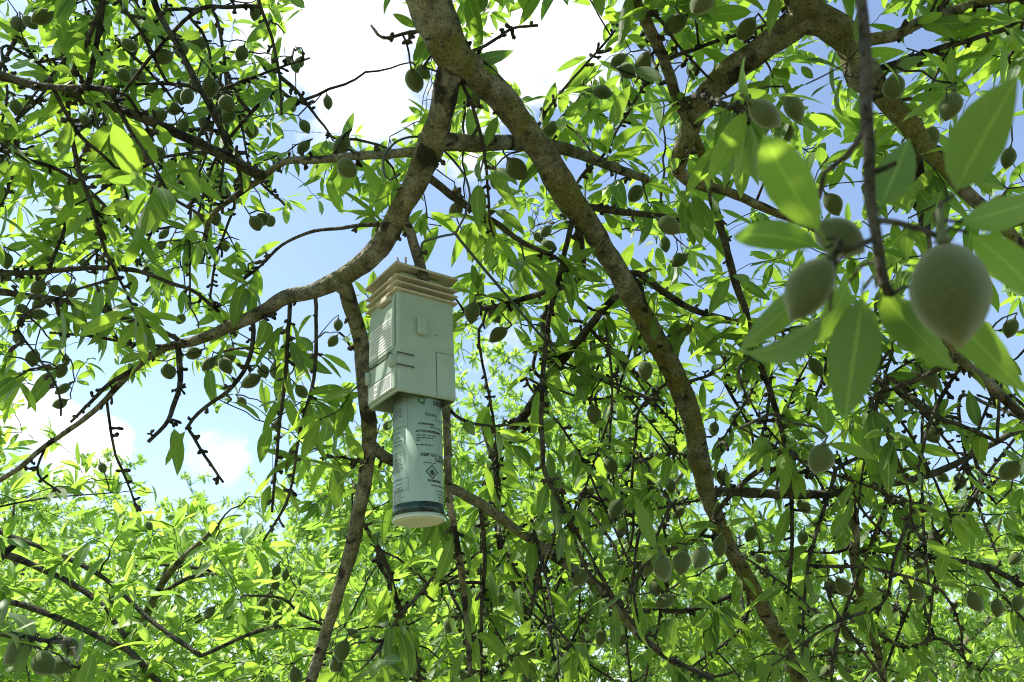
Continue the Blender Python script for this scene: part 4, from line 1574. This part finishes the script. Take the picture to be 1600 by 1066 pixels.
P, _ = catmull(np.array([at(709, 362, 1.097), at(718, 374, 1.10), at(756, 420, 1.13), at(800, 472, 1.18), at(846, 526, 1.24), at(868, 552, 1.27)]), 0.01)
b.tube(P, 0.0021, 8)
tag(b.build('wire_rod', M['wire']), 'straight dark rod slanting from the wire hanger into the twigs', 'rod')


# ================================================================== the other trees of the orchard
def orchard_tree(base, height, crown_c, crown_r, nclust, lobes, gen, label, group, traced=(), leafkw=None, cnt=(6, 11), part_leaves=0, far=False, nlimb=7, clip=None, shell_bias=0.5):
    root = empty('almond_tree', tuple(base))
    bpy.context.view_layer.update()
    base = np.array(base, float)
    tag(root, label, 'tree', group)
    sk = Skel()
    tw = MB()
    lv = Leaves()
    crown_c = np.array(crown_c, float)
    crown_r = np.array(crown_r, float)
    fork = base + np.array([gen.normal(0, 0.08), gen.normal(0, 0.08), height * 0.26])
    P, _ = catmull(np.array([base - (0, 0, 0.1), base + (0.02, 0.01, height * 0.1), fork]), 0.08)
    rad = np.linspace(0.13, 0.09, len(P)) * height / 4
    branch_mesh(P - base, rad, 'trunk', M['bark'], root)
    sk.add(P, rad)
    for k in range(nlimb):
        a = 2 * math.pi * (k + gen.uniform(-0.3, 0.3)) / nlimb
        e = gen.uniform(0.1, 0.9)
        tip = crown_c + crown_r * np.array([math.cos(a) * math.cos(e), math.sin(a) * math.cos(e), math.sin(e)]) * gen.uniform(0.7, 0.95)
        m1 = fork + (tip - fork) * 0.4 + np.array([0, 0, 0.18 * height]) * gen.uniform(0.2, 0.8) + gen.normal(0, 0.1, 3)
        P, _ = catmull(np.array([fork - (0, 0, 0.05), m1, (m1 + tip) / 2 + gen.normal(0, 0.12, 3), tip]), 0.07)
        rad = np.linspace(0.055, 0.010, len(P)) * height / 4
        branch_mesh(P - base, rad, 'limb', M['bark'], root)
        sk.add(P, rad)
    for (pp, r0, r1) in traced:
        j, dist = sk.near(pp[0])
        pp = np.vstack([sk.P[j], (sk.P[j] + pp[0]) / 2 + np.array([0, 0, 0.1 * dist]), pp]) if dist > 0.02 else pp
        P, _ = catmull(pp, 0.03)
        rad = np.linspace(r0, r1, len(P))
        branch_mesh(P - base, rad, 'branch', M['twig'], root, knots=0.5)
        sk.add(P, rad)
    tg = []
    lob = [crown_c + crown_r * nrm(gen.normal(0, 1, 3)) * gen.uniform(0.45, 0.85) for _ in range(lobes)]
    while len(tg) < nclust:
        if gen.random() < 0.72 and lobes:
            c = lob[int(gen.integers(0, lobes))]
            q = c + nrm(gen.normal(0, 1, 3)) * gen.random() ** 0.5 * crown_r.mean() * 0.36
        else:
            q = crown_c + crown_r * nrm(gen.normal(0, 1, 3)) * gen.random() ** (1 / 3) ** shell_bias
        if q[2] < 0.25:
            continue
        if clip is not None and not clip(q):
            continue
        tg.append(q)
    grow_twigs(sk, tg, tw, lv, gen, leafkw, cnt=cnt, r_tip=0.0011 if not far else 0.003, shoot=0.5)
    tw.v = [v - base for v in tw.v]
    A_ = lv.arrays()
    if clip is not None:
        ok = np.array([clip(q) for q in A_[0] + A_[1] * A_[4][:, None] * 0.6])
        A_ = tuple(a[ok] for a in A_)
    if part_leaves:
        bigi = pick_largest(A_, part_leaves)
        bpy.context.view_layer.update()
        leaf_objects(A_, bigi, LEAFM_N, root)
        ri_ = np.setdiff1d(np.arange(len(A_[0])), bigi)
    else:
        ri_ = np.arange(len(A_[0]))
    A_ = (A_[0] - base,) + A_[1:]
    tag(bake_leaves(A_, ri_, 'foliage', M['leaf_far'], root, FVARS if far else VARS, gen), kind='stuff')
    tag(tw.build('twigs', M['twig'], root), kind='stuff')
    print(label, 'leaves', len(A_[0]))
    return root, sk


og = np.random.default_rng(21)


def pxline(pts, d0, d1):
    q = [tuple(float(c) for c in s_.split(',')) for s_ in pts.split()]
    return np.array([at(x, y, d0 + (d1 - d0) * i / (len(q) - 1)) for i, (x, y) in enumerate(q)])


tr_ = [(pxline('-60,810 9,835 95,868 166,906 228,963 266,992 313,1025', 2.6, 2.3), 0.009, 0.006), (pxline('-40,850 38,878 109,911 152,940 200,1000', 2.7, 2.5), 0.012, 0.008),
       (pxline('-40,920 47,949 119,978 166,1001 204,1020 260,1080', 2.4, 2.3), 0.010, 0.008), (pxline('342,895 266,883 199,885', 3.0, 3.0), 0.008, 0.005), (pxline('-30,800 60,780 176,770', 2.5, 2.4), 0.004, 0.002),
       (pxline('520,985 470,960 440,935 380,930', 2.6, 2.5), 0.006, 0.004)]


def clip2(q):
    px, py, dp = proj(q)
    if dp[0] < 1.9:
        return False
    x, y = px[0], py[0]
    top = np.interp(x, [-400, 0, 60, 120, 220, 300, 400, 520, 640], [480, 585, 660, 670, 745, 780, 770, 790, 860])
    return y > top + 8 * math.sin(x * 0.13) + 12 * math.sin(x * 0.051 + 1)


KW2 = dict(size=(0.075, 0.12), upness=0.55, droop=0.12, spread=0.04, wide=0.245)
t2, sk2 = orchard_tree((-1.75, 3.9, 0), 2.7, (-1.5, 3.0, 1.62), (1.55, 1.05, 0.95), 1000, 0, og, 'sunlit pale green almond tree crowding beneath the limb curving left', 'almond trees of the orchard',
                       traced=tr_, leafkw=KW2, cnt=(6, 10), part_leaves=285, clip=clip2, nlimb=5)
TW2 = MB()
for s_ in ALM_BG.split():
    px, py, L_ = (float(c) for c in s_.split(','))
    almond(px, py, L_, sk2, 'tiny pale almond ' + ('in the dense bunch low in the sunlit pale tree' if 400 < px < 475 else 'scattered among leaves of the sunlit pale tree'),
           'almonds of the pale tree, ' + ('bunch' if 400 < px < 475 else 'scattered'), TW2)
tb = np.array(t2.location)
TW2.v = [v - tb for v in TW2.v]
tag(TW2.build('fruiting_twigs', M['twig'], t2), kind='stuff')

KWF = dict(size=(0.07, 0.115), upness=0.3, droop=0.15, spread=0.10, wide=0.30)
far_a, _ = orchard_tree((0.2, 7.2, 0), 5.0, (0.0, 7.0, 2.95), (2.2, 1.7, 2.15), 2300, 30, og, 'sunlit almond tree showing behind the dispenser can', 'almond trees of the orchard', leafkw=KWF, cnt=(12, 18), far=True)
far_b, _ = orchard_tree((-4.6, 9.5, 0), 4.4, (-4.6, 9.5, 2.7), (2.3, 2.2, 1.9), 1800, 24, og, 'distant almond tree under the low clouds beyond the pale sunlit tree', 'almond trees of the orchard', leafkw=KWF, cnt=(12, 18), far=True)


def copy_tree(root, loc, rz, sc, label):
    r_ = root.copy()
    COL.objects.link(r_)
    r_.location = loc
    r_.rotation_euler = (0, 0, rz)
    r_.scale = (sc,) * 3
    r_['label'] = label
    for ch in list(root.children):
        c = ch.copy()
        COL.objects.link(c)
        c.parent = r_
    return r_


copy_tree(far_b, (2.9, 6.6, 0), 1.9, 0.80, 'shaded almond tree behind the mossy limb and its crossing twigs')
copy_tree(far_a, (6.6, 9.0, 0), 2.6, 0.95, 'distant almond tree low behind the level side limb')
copy_tree(far_b, (-1.6, 12.5, 0), 4.0, 1.1, 'far almond tree in the row beyond the one behind the can')
copy_tree(far_a, (3.0, 13.0, 0), 0.9, 1.0, 'far almond tree in the row behind the shaded one')
copy_tree(far_a, (-8.5, 14.0, 0), 5.2, 1.05, 'far almond tree closing the row beyond the low clouds')
copy_tree(far_b, (9.5, 14.5, 0), 0.4, 1.05, 'far almond tree closing the row past the level side limb')
